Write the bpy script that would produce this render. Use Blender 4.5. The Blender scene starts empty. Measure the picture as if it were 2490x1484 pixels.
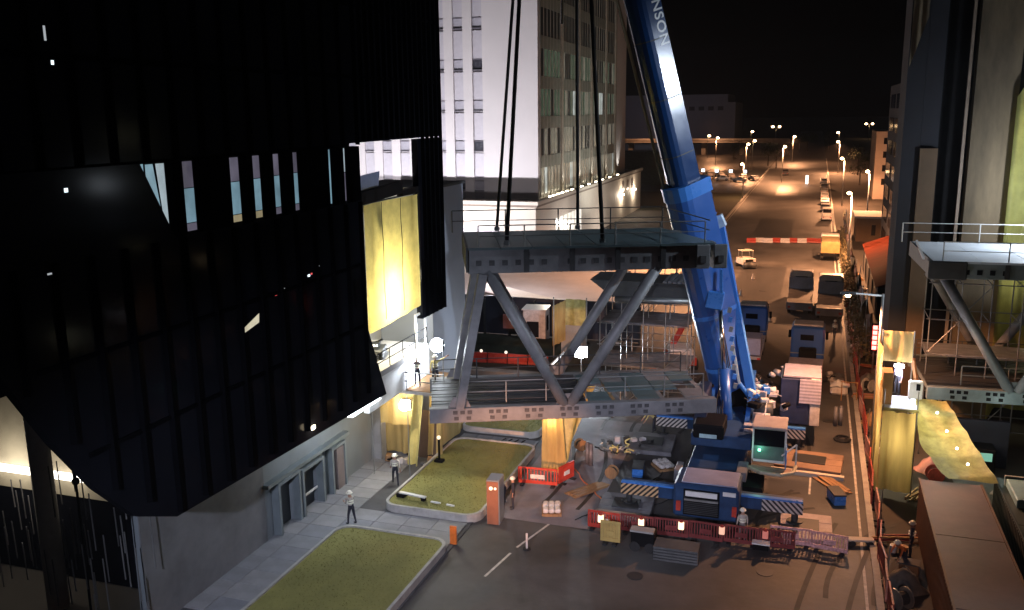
import bpy, bmesh, math, random
from math import radians, sin, cos, pi
from mathutils import Vector, Matrix, Euler

random.seed(7)
scene = bpy.context.scene
COL = scene.collection

# ------------------------------------------------------------ camera
cam_d = bpy.data.cameras.new("camera")
cam = bpy.data.objects.new("camera", cam_d)
COL.objects.link(cam)
cam_d.sensor_width = 36.0
cam_d.lens = 36.0 * 2200.0 / 2490.0
cam_d.clip_start = 0.2
cam_d.clip_end = 4000
YAW, PITCH, ROLL = radians(18.5664), radians(12.0), radians(-0.66)
cam.matrix_world = (Matrix.Translation((0, 0, 20.0)) @ Matrix.Rotation(YAW, 4, 'Z')
                    @ Matrix.Rotation(radians(90) - PITCH, 4, 'X') @ Matrix.Rotation(ROLL, 4, 'Z'))
scene.camera = cam

# ------------------------------------------------------------ night sky, moon, exposure
world = bpy.data.worlds.new("World")
scene.world = world
world.use_nodes = True
wn = world.node_tree
bg = wn.nodes["Background"]
sky = wn.nodes.new("ShaderNodeTexSky")
sky.sky_type = 'NISHITA'
sky.sun_disc = False
sky.sun_elevation = radians(-4.0)
sky.sun_rotation = radians(200)
wn.links.new(sky.outputs[0], bg.inputs[0])
bg.inputs[1].default_value = 0.12
sun_d = bpy.data.lights.new("moon", 'SUN')
sun_d.energy = 0.006
sun_d.angle = radians(0.5)
sun_d.color = (0.75, 0.85, 1.0)
sun_o = bpy.data.objects.new("moon", sun_d)
COL.objects.link(sun_o)
sun_o.rotation_euler = (radians(40), 0, radians(200))
scene.view_settings.view_transform = 'Standard'
scene.view_settings.look = 'None'
scene.view_settings.exposure = 0
scene.view_settings.gamma = 1
scene.view_settings.use_curve_mapping = False
scene.cycles.use_denoising = True
scene.cycles.max_bounces = 5
scene.cycles.sample_clamp_indirect = 2.0
scene.cycles.caustics_reflective = False
scene.cycles.caustics_refractive = False


# ------------------------------------------------------------ materials
MATS = {}


def mat(name, col, rough=0.7, metal=0.0, var=0.25, scale=1.5, bump=0.0, trans=0.0, spec=0.4, dirt=None, stretch=None):
    if name in MATS:
        return MATS[name]
    m = bpy.data.materials.new(name)
    m.use_nodes = True
    nt = m.node_tree
    N, L = nt.nodes, nt.links
    b = N["Principled BSDF"]
    b.inputs["Roughness"].default_value = rough
    b.inputs["Metallic"].default_value = metal
    b.inputs["Specular IOR Level"].default_value = spec
    tc = N.new("ShaderNodeTexCoord")
    mp = N.new("ShaderNodeMapping")
    L.new(tc.outputs["Object"], mp.inputs[0])
    if stretch:
        mp.inputs["Scale"].default_value = stretch
    n1 = N.new("ShaderNodeTexNoise")
    n1.inputs["Scale"].default_value = scale
    n1.inputs["Detail"].default_value = 7
    n1.inputs["Roughness"].default_value = 0.65
    L.new(mp.outputs[0], n1.inputs[0])
    r = N.new("ShaderNodeValToRGB")
    r.color_ramp.elements[0].position = 0.32
    r.color_ramp.elements[1].position = 0.7
    lo = tuple(c * (1 - var) for c in col) if dirt is None else dirt
    r.color_ramp.elements[0].color = (*lo, 1)
    r.color_ramp.elements[1].color = (*[min(1, c * (1 + var * .6)) for c in col], 1)
    L.new(n1.outputs[0], r.inputs[0])
    L.new(r.outputs[0], b.inputs["Base Color"])
    mr = N.new("ShaderNodeMapRange")
    mr.inputs[3].default_value = max(0.03, rough - 0.12)
    mr.inputs[4].default_value = min(1, rough + 0.15)
    L.new(n1.outputs[0], mr.inputs[0])
    L.new(mr.outputs[0], b.inputs["Roughness"])
    if bump > 0:
        n2 = N.new("ShaderNodeTexNoise")
        n2.inputs["Scale"].default_value = scale * 9
        n2.inputs["Detail"].default_value = 5
        L.new(mp.outputs[0], n2.inputs[0])
        bp = N.new("ShaderNodeBump")
        bp.inputs["Strength"].default_value = bump
        bp.inputs["Distance"].default_value = 0.05
        L.new(n2.outputs[0], bp.inputs["Height"])
        L.new(bp.outputs[0], b.inputs["Normal"])
    if trans > 0:
        tr = N.new("ShaderNodeBsdfTranslucent")
        L.new(r.outputs[0], tr.inputs[0])
        mx = N.new("ShaderNodeMixShader")
        mx.inputs[0].default_value = trans
        L.new(b.outputs[0], mx.inputs[1])
        L.new(tr.outputs[0], mx.inputs[2])
        L.new(mx.outputs[0], N["Material Output"].inputs[0])
    MATS[name] = m
    return m


def emit(name, col, s):
    if name in MATS:
        return MATS[name]
    m = bpy.data.materials.new(name)
    m.use_nodes = True
    b = m.node_tree.nodes["Principled BSDF"]
    b.inputs["Base Color"].default_value = (*[c * .5 for c in col], 1)
    b.inputs["Emission Color"].default_value = (*col, 1)
    b.inputs["Emission Strength"].default_value = s
    MATS[name] = m
    return m


def lit_glass(name, col, s):
    """a lit window: uneven emission painted in for what is lit behind the pane"""
    if name in MATS:
        return MATS[name]
    m = emit(name, col, s)
    nt = m.node_tree
    n = nt.nodes.new("ShaderNodeTexNoise")
    n.inputs["Scale"].default_value = 0.8
    n.inputs["Detail"].default_value = 3
    tc = nt.nodes.new("ShaderNodeTexCoord")
    nt.links.new(tc.outputs["Object"], n.inputs[0])
    mr = nt.nodes.new("ShaderNodeMapRange")
    mr.inputs[1].default_value = .3
    mr.inputs[2].default_value = .7
    mr.inputs[3].default_value = s * .6
    mr.inputs[4].default_value = s * 1.25
    nt.links.new(n.outputs[0], mr.inputs[0])
    b = nt.nodes["Principled BSDF"]
    nt.links.new(mr.outputs[0], b.inputs["Emission Strength"])
    b.inputs["Roughness"].default_value = .15
    return m


def stripes(name, c1, c2, freq, axis=(1, 0, 1)):
    m = bpy.data.materials.new(name)
    m.use_nodes = True
    nt = m.node_tree
    N, L = nt.nodes, nt.links
    b = N["Principled BSDF"]
    b.inputs["Roughness"].default_value = .45
    tc = N.new("ShaderNodeTexCoord")
    dt = N.new("ShaderNodeVectorMath")
    dt.operation = 'DOT_PRODUCT'
    dt.inputs[1].default_value = axis
    L.new(tc.outputs["Object"], dt.inputs[0])
    mu = N.new("ShaderNodeMath")
    mu.operation = 'MULTIPLY'
    mu.inputs[1].default_value = freq
    L.new(dt.outputs["Value"], mu.inputs[0])
    fr = N.new("ShaderNodeMath")
    fr.operation = 'FRACT'
    L.new(mu.outputs[0], fr.inputs[0])
    gt = N.new("ShaderNodeMath")
    gt.operation = 'GREATER_THAN'
    gt.inputs[1].default_value = .5
    L.new(fr.outputs[0], gt.inputs[0])
    ns = N.new("ShaderNodeTexNoise")
    ns.inputs["Scale"].default_value = 6
    mx = N.new("ShaderNodeMix")
    mx.data_type = 'RGBA'
    L.new(gt.outputs[0], mx.inputs[0])
    mx.inputs[6].default_value = (*c1, 1)
    mx.inputs[7].default_value = (*c2, 1)
    m2 = N.new("ShaderNodeMix")
    m2.data_type = 'RGBA'
    m2.blend_type = 'MULTIPLY'
    m2.inputs[0].default_value = .5
    L.new(mx.outputs[2], m2.inputs[6])
    L.new(ns.outputs[0], m2.inputs[7])
    L.new(m2.outputs[2], b.inputs["Base Color"])
    MATS[name] = m
    return m


asphalt = mat("asphalt", (.074, .071, .070), .62, var=.55, scale=.22, bump=.35)
# wet patches / patched asphalt
patchm = mat("asphalt_patch", (.042, .042, .044), .5, var=.3, scale=.9, bump=.2)
slipm = mat("site_ground", (.11, .10, .10), .8, var=.4, scale=.25, bump=.35)
paint_w = mat("road_paint", (.5, .48, .44), .7, var=.45, scale=3)
paving = mat("paving_concrete", (.22, .225, .24), .75, var=.2, scale=.6, bump=.2)
paving2 = mat("paving_joint", (.07, .07, .075), .9)
kerbm = mat("kerb_stone", (.36, .35, .33), .8, var=.25, scale=2, bump=.2)
grassm = mat("grass", (.21, .20, .06), .95, var=.22, scale=.5, bump=.4)
grassd = mat("grass_blade", (.20, .19, .058), .9, var=.3, scale=.5)
conc = mat("concrete", (.30, .29, .28), .8, var=.25, scale=.7, bump=.15)
concd = mat("concrete_dark", (.10, .10, .105), .85, var=.3, scale=.7)
black_glass = mat("black_glass", (.0065, .007, .010), .06, var=.5, scale=.12, spec=.008)
black_fin = mat("black_fin", (.0016, .0016, .0022), .6, var=.3, scale=.5, spec=0)
black_metal = mat("black_metal", (.008, .008, .009), .6, var=.3, spec=.05)
greywall = mat("grey_render", (.17, .19, .21), .7, var=.15, scale=.5)
portalm = mat("portal_metal", (.20, .23, .25), .4, metal=.3, var=.15)
white_wall = mat("white_tower_wall", (.60, .57, .57), .7, var=.07, scale=.15)
cream_wall = mat("cream_wall", (.52, .47, .40), .7, var=.1, scale=.3)
white_metal = mat("white_metal", (.62, .62, .62), .4, var=.12)
steel_g = mat("steel_grey_paint", (.16, .162, .17), .5, metal=.1, var=.35, scale=.9, bump=.08)
steel_d = mat("steel_dark", (.045, .047, .05), .5, metal=.3, var=.3)
deckm = mat("deck_teal", (.07, .105, .115), .45, var=.25, scale=.5, spec=.5)
deckw = mat("deck_white", (.50, .55, .62), .6, var=.12, scale=.6)
boardm = mat("dark_board", (.025, .026, .03), .5, var=.5, scale=1.2, stretch=(.4, 3, 1))
galv = mat("galvanised_tube", (.30, .31, .31), .4, metal=.7, var=.25)
blue = mat("crane_blue", (.022, .09, .33), .3, var=.12, scale=.7, spec=.6)
blue_c = mat("carrier_blue", (.016, .045, .115), .45, var=.35, scale=1.5, spec=.35)
blue_l = mat("crane_blue_light", (.045, .19, .58), .28, var=.1, scale=.8, spec=.6)
boomm = mat("boom_blue", (.008, .038, .13), .2, metal=0, var=.15, scale=.4, spec=.8)
grey_mach = mat("machine_grey", (.42, .40, .43), .45, var=.35, scale=3)
lilac = mat("pale_panel", (.27, .29, .42), .5, var=.2, scale=1)
chrome = mat("chrome", (.7, .7, .7), .12, metal=1, var=.05)
rubber = mat("rubber", (.015, .015, .016), .8)
yellow = mat("yellow_sheet", (.66, .57, .22), .6, var=.22, scale=1.2, trans=.55)
yellow_net = mat("yellow_net", (.54, .39, .15), .8, var=.35, scale=.8, trans=.4, stretch=(1, 1, .15))
olive_net = mat("olive_sheet", (.44, .39, .14), .55, var=.35, scale=2.5, trans=.25, spec=.6)
green_net = mat("green_yellow_net", (.28, .27, .08), .7, var=.25, scale=1, trans=.5)
redp = mat("red_plastic", (.42, .045, .03), .4, var=.35, scale=3)
whitep = mat("white_plastic", (.60, .56, .54), .4, var=.3, scale=3)
orangep = mat("orange_plastic", (.65, .16, .03), .4, var=.3, scale=3)
rust = mat("rusty_container_top", (.13, .085, .09), .6, var=.35, scale=.5, bump=.15)
rust_side = mat("container_side", (.15, .075, .045), .6, var=.35, scale=1.0)
hoard = mat("hoarding_navy", (.022, .025, .04), .55, var=.3, scale=.6)
skin = mat("skin", (.35, .2, .14), .6)
hivis = mat("hivis_vest", (.55, .48, .20), .7, var=.3, scale=6)
shirt = mat("pale_shirt", (.42, .38, .34), .8, var=.2, scale=6)
trouser = mat("dark_trousers", (.02, .022, .035), .8)
boot = mat("boot", (.02, .018, .016), .7)
helmet_w = mat("helmet_white", (.75, .72, .62), .3, var=.05)
wood = mat("plywood", (.30, .17, .08), .7, var=.3, scale=2, stretch=(1, 6, 1))
steel_plate = mat("steel_mat", (.17, .17, .19), .55, metal=.3, var=.45, scale=1.3, bump=.1)
bark = mat("bark", (.06, .045, .03), .9)
leaf = mat("leaves", (.05, .075, .02), .8, var=.5, scale=.5)
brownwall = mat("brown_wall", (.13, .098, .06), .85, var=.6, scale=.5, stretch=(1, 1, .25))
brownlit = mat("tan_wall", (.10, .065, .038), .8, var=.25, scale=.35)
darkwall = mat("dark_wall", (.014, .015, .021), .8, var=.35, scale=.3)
haz_w = stripes("hazard_white_black", (.02, .02, .03), (.62, .58, .55), 3.6, (1, 0, 1))
haz_w2 = stripes("hazard_white_black_mirrored", (.02, .02, .03), (.62, .58, .55), 3.6, (1, 0, -1))
haz_o = stripes("hazard_orange_black", (.02, .02, .02), (.72, .47, .25), 3.6, (1, 0, -1))
chk = stripes("cross_hatched_panel", (.40, .38, .50), (.66, .62, .78), 5.0, (0, 1, 1))


# ------------------------------------------------------------ mesh builder
class MB:
    def __init__(s):
        s.v, s.f = [], []

    def add(s, vs, fs):
        n = len(s.v)
        s.v += [tuple(v) for v in vs]
        s.f += [tuple(i + n for i in f) for f in fs]
        return s

    def bx(s, x0, x1, y0, y1, z0, z1):
        v = [(x, y, z) for z in (z0, z1) for x, y in ((x0, y0), (x1, y0), (x1, y1), (x0, y1))]
        return s.add(v, [(3, 2, 1, 0), (4, 5, 6, 7), (0, 1, 5, 4), (1, 2, 6, 5), (2, 3, 7, 6), (3, 0, 4, 7)])

    def box(s, c, d, rz=0.0, rx=0.0, ry=0.0):
        R = Euler((rx, ry, rz)).to_matrix()
        c = Vector(c)
        v = []
        for z in (-.5, .5):
            for x, y in ((-.5, -.5), (.5, -.5), (.5, .5), (-.5, .5)):
                v.append(c + R @ Vector((x * d[0], y * d[1], z * d[2])))
        return s.add(v, [(3, 2, 1, 0), (4, 5, 6, 7), (0, 1, 5, 4), (1, 2, 6, 5), (2, 3, 7, 6), (3, 0, 4, 7)])

    def frame(s, p, q, up=(0, 0, 1)):
        p, q = Vector(p), Vector(q)
        d = (q - p).normalized()
        u = Vector(up)
        if abs(d.dot(u)) > .98:
            u = Vector((0, 1, 0))
        a = d.cross(u).normalized()
        return p, q, d, a, a.cross(d).normalized()

    def bar(s, p, q, w, h, up=(0, 0, 1)):
        p, q, d, a, b = s.frame(p, q, up)
        v = []
        for e in (p, q):
            for i, j in ((-1, -1), (1, -1), (1, 1), (-1, 1)):
                v.append(e + a * (i * w / 2) + b * (j * h / 2))
        return s.add(v, [(0, 1, 2, 3), (7, 6, 5, 4), (0, 4, 5, 1), (1, 5, 6, 2), (2, 6, 7, 3), (3, 7, 4, 0)])

    def tube(s, p, q, r, n=8, r2=None):
        p, q, d, a, b = s.frame(p, q)
        r2 = r if r2 is None else r2
        v = []
        for e, R in ((p, r), (q, r2)):
            for k in range(n):
                t = 2 * pi * k / n
                v.append(e + (a * cos(t) + b * sin(t)) * R)
        f = [(k, k + n, (k + 1) % n + n, (k + 1) % n) for k in range(n)]
        f += [tuple(range(n)), tuple(range(2 * n - 1, n - 1, -1))]
        return s.add(v, f)

    def path(s, pts, r, n=6):
        for p, q in zip(pts, pts[1:]):
            s.tube(p, q, r, n)
        return s

    def ball(s, c, r, n=10, m=6, sz=1.0):
        v, f = [], []
        for j in range(m + 1):
            ph = pi * j / m
            for i in range(n):
                t = 2 * pi * i / n
                v.append((c[0] + r * sin(ph) * cos(t), c[1] + r * sin(ph) * sin(t), c[2] + r * sz * cos(ph)))
        for j in range(m):
            for i in range(n):
                f.append((j * n + i, (j + 1) * n + i, (j + 1) * n + (i + 1) % n, j * n + (i + 1) % n))
        return s.add(v, f)

    def prism(s, poly, d):
        """poly: list of 3D points, extruded by vector d"""
        n = len(poly)
        d = Vector(d)
        v = [Vector(p) for p in poly] + [Vector(p) + d for p in poly]
        f = [tuple(range(n - 1, -1, -1)), tuple(range(n, 2 * n))]
        f += [(k, (k + 1) % n, (k + 1) % n + n, k + n) for k in range(n)]
        return s.add(v, f)

    def grid(s, fn, nu, nv):
        v = [fn(i / nu, j / nv) for j in range(nv + 1) for i in range(nu + 1)]
        f = [(j * (nu + 1) + i, j * (nu + 1) + i + 1, (j + 1) * (nu + 1) + i + 1, (j + 1) * (nu + 1) + i)
             for j in range(nv) for i in range(nu)]
        return s.add(v, f)

    def mesh(s, name, m, smooth=False, inv=None, fix=True):
        me = bpy.data.meshes.new(name)
        vs = s.v if inv is None else [inv @ Vector(v) for v in s.v]
        me.from_pydata([tuple(v) for v in vs], [], s.f)
        if fix:
            bm = bmesh.new()
            bm.from_mesh(me)
            bmesh.ops.recalc_face_normals(bm, faces=bm.faces)
            bm.to_mesh(me)
            bm.free()
        me.materials.append(m)
        if smooth:
            me.polygons.foreach_set("use_smooth", [True] * len(me.polygons))
        me.update()
        return me

    def build(s, name, m, par=None, world=False, smooth=False, bevel=0, label=None, kind=None, fix=True):
        inv = None
        if par is not None and world:
            inv = (Matrix.Translation(par.location) @ par.rotation_euler.to_matrix().to_4x4()).inverted()
            if par.parent is not None:
                inv = inv @ (Matrix.Translation(par.parent.location) @ par.parent.rotation_euler.to_matrix().to_4x4()).inverted()
        o = bpy.data.objects.new(name, s.mesh(name, m, smooth, inv, fix))
        COL.objects.link(o)
        if par is not None:
            o.parent = par
        if bevel:
            b = o.modifiers.new("bevel", 'BEVEL')
            b.width = bevel
            b.segments = 1
            b.limit_method = 'ANGLE'
        if label:
            o["label"] = label
        if kind:
            o["kind"] = kind
        return o


def thing(name, label, cat, loc=(0, 0, 0), rz=0.0, group=None):
    o = bpy.data.objects.new(name, None)
    o.empty_display_size = .3
    COL.objects.link(o)
    o.location = loc
    o.rotation_euler = (0, 0, rz)
    o["label"] = label
    o["category"] = cat
    if group:
        o["group"] = group
    return o


def tag(o, label, cat, group=None):
    o["label"] = label
    o["category"] = cat
    if group:
        o["group"] = group
    return o


def copy_tree(src, loc, rz=0.0, label=None, scale=None):
    c = src.copy()
    COL.objects.link(c)
    c.location = loc
    c.rotation_euler = (0, 0, rz)
    if label:
        c["label"] = label
    if scale:
        c.scale = (scale,) * 3 if isinstance(scale, (int, float)) else scale
    for ch in [x for x in src.children]:
        d = ch.copy()
        COL.objects.link(d)
        d.parent = c
        for g in list(ch.children):
            e = g.copy()
            COL.objects.link(e)
            e.parent = d
    return c


def piece(name, me, par, loc=(0, 0, 0), rot=(0, 0, 0), scale=None):
    o = bpy.data.objects.new(name, me)
    COL.objects.link(o)
    o.parent = par
    o.location = loc
    o.rotation_euler = rot
    if scale:
        o.scale = scale
    return o


def light(name, loc, power, col, par=None, kind='POINT', radius=.15, target=None, angle=120, blend=.6):
    ld = bpy.data.lights.new(name, kind)
    ld.energy = power
    ld.color = col
    ld.shadow_soft_size = radius
    if kind == 'SPOT':
        ld.spot_size = radians(angle)
        ld.spot_blend = blend
    o = bpy.data.objects.new(name, ld)
    COL.objects.link(o)
    if par is not None:
        o.parent = par
        loc = (Matrix.Translation(par.location) @ par.rotation_euler.to_matrix().to_4x4()).inverted() @ Vector(loc) if target is not None else loc
    o.location = loc
    if target is not None:
        tl = Vector(target)
        if par is not None:
            tl = (Matrix.Translation(par.location) @ par.rotation_euler.to_matrix().to_4x4()).inverted() @ tl
        o.rotation_euler = (tl - Vector(loc)).to_track_quat('-Z', 'Y').to_euler()
    return o


SOD = (1.0, .43, .19)
COLD = (.82, .90, 1.0)
WARM = (1.0, .82, .55)

# ------------------------------------------------------------ SETTING
def sheet(name, poly, z, m, kind="structure"):
    o = MB().add([(x, y, z) for x, y in poly], [tuple(range(len(poly)))]).build(name, m, fix=False)
    if kind:
        o["kind"] = kind
    return o


def rect(x0, x1, y0, y1):
    return [(x0, y0), (x1, y0), (x1, y1), (x0, y1)]


sheet("ground", rect(-1500, 1500, -200, 2500), 0, mat("earth", (.06, .052, .045), .9, var=.4, scale=.05))
road = sheet("road", rect(-15.6, 3.3, -30, 900), .008, asphalt)
MB().bx(-16, -15.6, 76, 330, 0, .14).bx(3.3, 3.6, 30, 400, 0, .14).build("kerb", kerbm, kind="structure")
sheet("forecourt", rect(-90, -16.2, 80, 116), .012, mat("forecourt_paving", (.42, .39, .36), .7, var=.15, scale=.3))
sheet("car_park", rect(-120, -16.2, 230, 420), .012, patchm)
sheet("verge", rect(-90, -16.2, 186, 229), .012, mat("dark_verge", (.03, .035, .02), .95, var=.4, scale=.3))

# lane markings: dashes are pieces of the road
dash = MB().add([(-.07, -1.6, 0), (.07, -1.6, 0), (.07, 1.6, 0), (-.07, 1.6, 0)], [(0, 1, 2, 3)]).mesh("lane_dash", paint_w, fix=False)
for lx, y0, y1 in ((-2.55, 58, 280), (-10.0, 74, 250)):
    y = y0
    while y < y1:
        piece("lane_dash", dash, road, (lx, y, .006))
        y += 6.0
for lx, y0, y1 in ((-15.2, 76, 300), (2.95, 30, 300)):
    MB().add([(lx - .06, y0, .014), (lx + .06, y0, .014), (lx + .06, y1, .014), (lx - .06, y1, .014)], [(0, 1, 2, 3)]).build("edge_line", paint_w, road, fix=False)
MB().add([(.52, 47.5, .014), (.62, 47.5, .014), (.66, 50.2, .014), (.56, 50.2, .014)], [(0, 1, 2, 3)]).build("edge_line", paint_w, road, fix=False)
for k, (ax, ay, bx_, by) in enumerate(((-12.4, 37.2, -11.5, 40.5), (-11.4, 41.4, -11.0, 43.5), (-12.9, 34.2, -12.5, 36.6), (-10.95, 44.2, -10.8, 45.8))):
    dx, dy = bx_ - ax, by - ay
    l = math.hypot(dx, dy)
    nx, ny = -dy / l * .06, dx / l * .06
    MB().add([(ax - nx, ay - ny, .018), (ax + nx, ay + ny, .018), (bx_ + nx, by + ny, .018), (bx_ - nx, by - ny, .018)], [(0, 1, 2, 3)]).build("curved_line", paint_w, road, fix=False)
# tarmac patches
for k, p in enumerate((rect(-9.4, -3.4, 150, 176), rect(-9.2, -4.0, 225, 258), rect(-1.6, 2.6, 46.5, 49.2), rect(-8.5, -3, 98, 121))):
    MB().add([(x, y, .012) for x, y in p], [(0, 1, 2, 3)]).build("tarmac_patch", patchm, road, fix=False)
for k, (x, y) in enumerate(((-6.6, 36.2), (-1.2, 38.2), (1.6, 60), (-6.0, 66), (-5.1, 104), (-1.0, 112), (-13.2, 47.5))):
    MB().tube((x, y, .012), (x, y, .03), .36, 18).build("manhole_cover", steel_d, road)
tyre = mat("tyre_mark", (.028, .027, .027), .7, var=.6, scale=1.2)
rt_ = random.Random(17)
for k in range(14):
    x, y = rt_.uniform(-13, 2), rt_.uniform(30, 62)
    a0, cv = rt_.uniform(-.3, .3), rt_.uniform(-.09, .09)
    for off in (0, 1.9):
        v, f = [], []
        px_, py_, a = x, y, a0
        for q in range(13):
            nx, ny = cos(a), sin(a) * -1
            v += [(px_ + (off - .11) * cos(a), py_ - (off - .11) * sin(a), .024 + k * .0003), (px_ + (off + .11) * cos(a), py_ - (off + .11) * sin(a), .024 + k * .0003)]
            px_ += sin(a) * .8
            py_ += cos(a) * .8
            a += cv
        f = [(2 * q, 2 * q + 1, 2 * q + 3, 2 * q + 2) for q in range(12)]
        MB().add(v, f).build("tyre_mark", tyre, road, fix=False)
# pale concrete haul strip left of the crane
MB().add([(-14.6, 40, .02), (-9.7, 40, .02), (-9.9, 56, .02), (-14.8, 56, .02)], [(0, 1, 2, 3)]).build("concrete_strip", mat("haul_concrete", (.19, .175, .19), .75, var=.35, scale=.5), road, fix=False)

# plaza (left), made of slabs
plaza = MB().bx(-24.6, -15.3, 8, 49.9, 0, .05).bx(-24.6, -16.2, 49.9, 60, 0, .05).build("plaza_pavement", paving2, kind="structure")
slab = {}
for n, c in enumerate(((.20, .205, .225), (.225, .225, .24), (.185, .19, .215))):
    slab[n] = MB().bx(-.735, .735, -.585, .585, -.03, .03).mesh("paving_slab", mat("slab%d" % n, c, .7, var=.22, scale=.9, bump=.15))
k = 0
for i in range(7):
    for j in range(24):
        x, y = -23.75 + i * 1.5, 28.6 + j * 1.2
        if x > -15.6:
            continue
        if x > -21.6 and (y > 39.2 or y < 35.4):
            continue
        o = piece("paving_slab", slab[random.randrange(3)], plaza, (x, y, .06 + random.uniform(-.004, .004)))
        k += 1
for i in range(5):
    piece("paving_slab", slab[1], plaza, (-19.9 + i * 1.0, 50.2, .066), scale=(.64, .98, 1))
for i in range(4):
    MB().box((-17.6 + i * .42, 50.2, .11), (.08, .85, .03), rz=-.25).build("drain_slot", black_metal, plaza)


def rounded(x0, x1, y0, y1, r, z, n=5):
    pts = []
    for cx, cy, a0 in ((x1 - r, y0 + r, -90), (x1 - r, y1 - r, 0), (x0 + r, y1 - r, 90), (x0 + r, y0 + r, 180)):
        for k in range(n + 1):
            a = radians(a0 + 90 * k / n)
            pts.append((cx + r * cos(a), cy + r * sin(a), z))
    return pts


def planter(name, x0, x1, y0, y1, h, label, r=.8, dens=70):
    t = thing(name, label, "raised lawn", ((x0 + x1) / 2, (y0 + y1) / 2, 0))
    outer, inner = rounded(x0, x1, y0, y1, r, 0), rounded(x0 + .14, x1 - .14, y0 + .14, y1 - .14, r - .1, 0)
    m = MB()
    n = len(outer)
    v = [(a[0], a[1], 0) for a in outer] + [(a[0], a[1], h) for a in outer] + [(a[0], a[1], h) for a in inner] + [(a[0], a[1], h - .2) for a in inner]
    f = []
    for r_ in range(3):
        for k in range(n):
            f.append((r_ * n + k, r_ * n + (k + 1) % n, (r_ + 1) * n + (k + 1) % n, (r_ + 1) * n + k))
    m.add(v, f).build("planter_kerb", kerbm, t, world=True)
    MB().add([(a[0], a[1], h - .08) for a in inner], [tuple(range(n))]).build("turf", grassm, t, world=True, fix=False)
    g = MB()
    rr = random.Random(int(x0 * 7 + y0))
    for k in range(int((x1 - x0) * (y1 - y0) * dens)):
        gx, gy = rr.uniform(x0 + .25, x1 - .25), rr.uniform(y0 + .25, y1 - .25)
        hh = rr.uniform(.03, .07)
        a = rr.uniform(0, pi)
        dx, dy = cos(a) * .02, sin(a) * .02
        g.add([(gx - dx, gy - dy, h - .08), (gx + dx, gy + dy, h - .08), (gx + rr.uniform(-.05, .05), gy + rr.uniform(-.05, .05), h - .08 + hh)], [(0, 1, 2)])
    g.build("grass_tufts", grassd, t, world=True, kind="stuff", fix=False)
    return t


planter("lawn_planter", -20.3, -15.0, 38.9, 49.3, .45, "large raised lawn with rounded kerb in the middle of the plaza")
planter("lawn_planter", -20.9, -15.6, 51.2, 57.5, .4, "raised lawn behind the pale cross path, half hidden under the hoisted bridge")
planter("lawn_planter", -21.2, -15.4, 20, 36.4, .4, "dark raised lawn at the bottom edge below the walking man")
# bits lying on the front lawn
for k, (x, y, l, a, lab) in enumerate(((-17.6, 39.75, .55, -.1, "left one of two short white strips lying on the lawn front"), (-16.75, 39.65, .45, -.15, "right one of two short white strips lying on the lawn front"))):
    tag(MB().box((x, y, .5), (l, .1, .06), rz=a).build("white_strip", white_metal), lab, "strip", "white strips on the lawn")
b = thing("bench_light", "low white bench light on dark blocks at the lawn's front left corner", "bench", (-19.6, 40.1, .42), -.15)
MB().bx(-.2, 1.4, -.1, .1, .18, .24).build("bench_top", white_metal, b)
MB().bx(-.3, .15, -.2, .2, 0, .17).build("block", black_metal, b)
MB().bx(1.15, 1.35, -.1, .1, 0, .17).build("block", black_metal, b)
t = thing("bollard_lamp", "slim dark post with a pale globe standing on the lawn's left kerb", "bollard", (-19.7, 45.2, .4))
MB().tube((0, 0, 0), (0, 0, 1.35), .07).build("post", black_metal, t)
MB().ball((0, 0, 1.45), .12).build("globe", emit("globe_glow", (1, .8, .55), 1.2), t, smooth=True)
MB().box((0, 0, .06), (.5, .4, .12)).build("base_plate", black_metal, t)

# ------------------------------------------------------------ BLACK OFFICE BUILDING
FX = -20.5
ob = thing("black_office_building", "huge black glass building cantilevered over the plaza with angled vertical fins", "building", (FX, 25, 0))


def wallpoly(name, poly, m, th=.35, x=FX, par=ob, **k):
    return MB().prism([(x, y, z) for y, z in poly], (-th, 0, 0)).build(name, m, par, world=True, **k)


low = [(38.7, 16.0), (38.77, 9.69), (40.47, 5.83), (24.1, 6.35), (22.2, 7.2), (20.7, 8.77), (19.26, 10.78), (17.8, 13.18), (16, 16.0)]
wallpoly("facade_panel", low, black_glass, label="lower glass wall with a slanted underside")
wallpoly("facade_panel", [(4, 18.55), (48.7, 18.75), (48.7, 34), (4, 34)], black_glass, label="upper glass wall")
wallpoly("facade_panel", [(14, 16.003), (24.3, 16.003), (25.3, 16.003), (23.9, 18.548), (4, 18.548), (4, 16.003)], black_glass)
slots = [(24.4, 25.45), (25.95, 26.9), (28.6, 29.6), (30.05, 30.98), (31.45, 32.33), (32.9, 33.72), (35.8, 36.5), (37.15, 37.9)]
edges = [25.32] + [v for s in slots[1:] for v in s] + [38.7]
edges[0] = 25.45
for k in range(0, len(edges), 2):
    a, c = edges[k], edges[k + 1]
    if c - a > .05:
        wallpoly("mullion_wall", [(a, 16.003), (c, 16.003), (c, 18.548), (a, 18.548)], black_fin)
wallpoly("end_wall_strip", [(45.3, 8.75), (48.7, 8.75), (48.7, 18.68), (45.3, 18.68)], black_glass, label="dark fin-clad strip right of the yellow sheet")
wallpoly("beam", [(38.72, 15.75), (43.3, 15.95), (43.3, 16.55), (38.72, 16.35)], black_metal)
wallpoly("beam", [(43.3, 15.8), (45.29, 15.85), (45.29, 16.15), (43.3, 16.1)], black_metal)
glow1 = lit_glass("dim_blue_window", (.17, .29, .36), .95)  # panes emit in place of the lit facade visible through them
glow2 = lit_glass("dim_purple_window", (.12, .11, .15), .8)
glow3 = lit_glass("pale_window", (.45, .55, .6), .7)
warmw = lit_glass("warm_sill_glow", (.5, .42, .25), .6)
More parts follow.
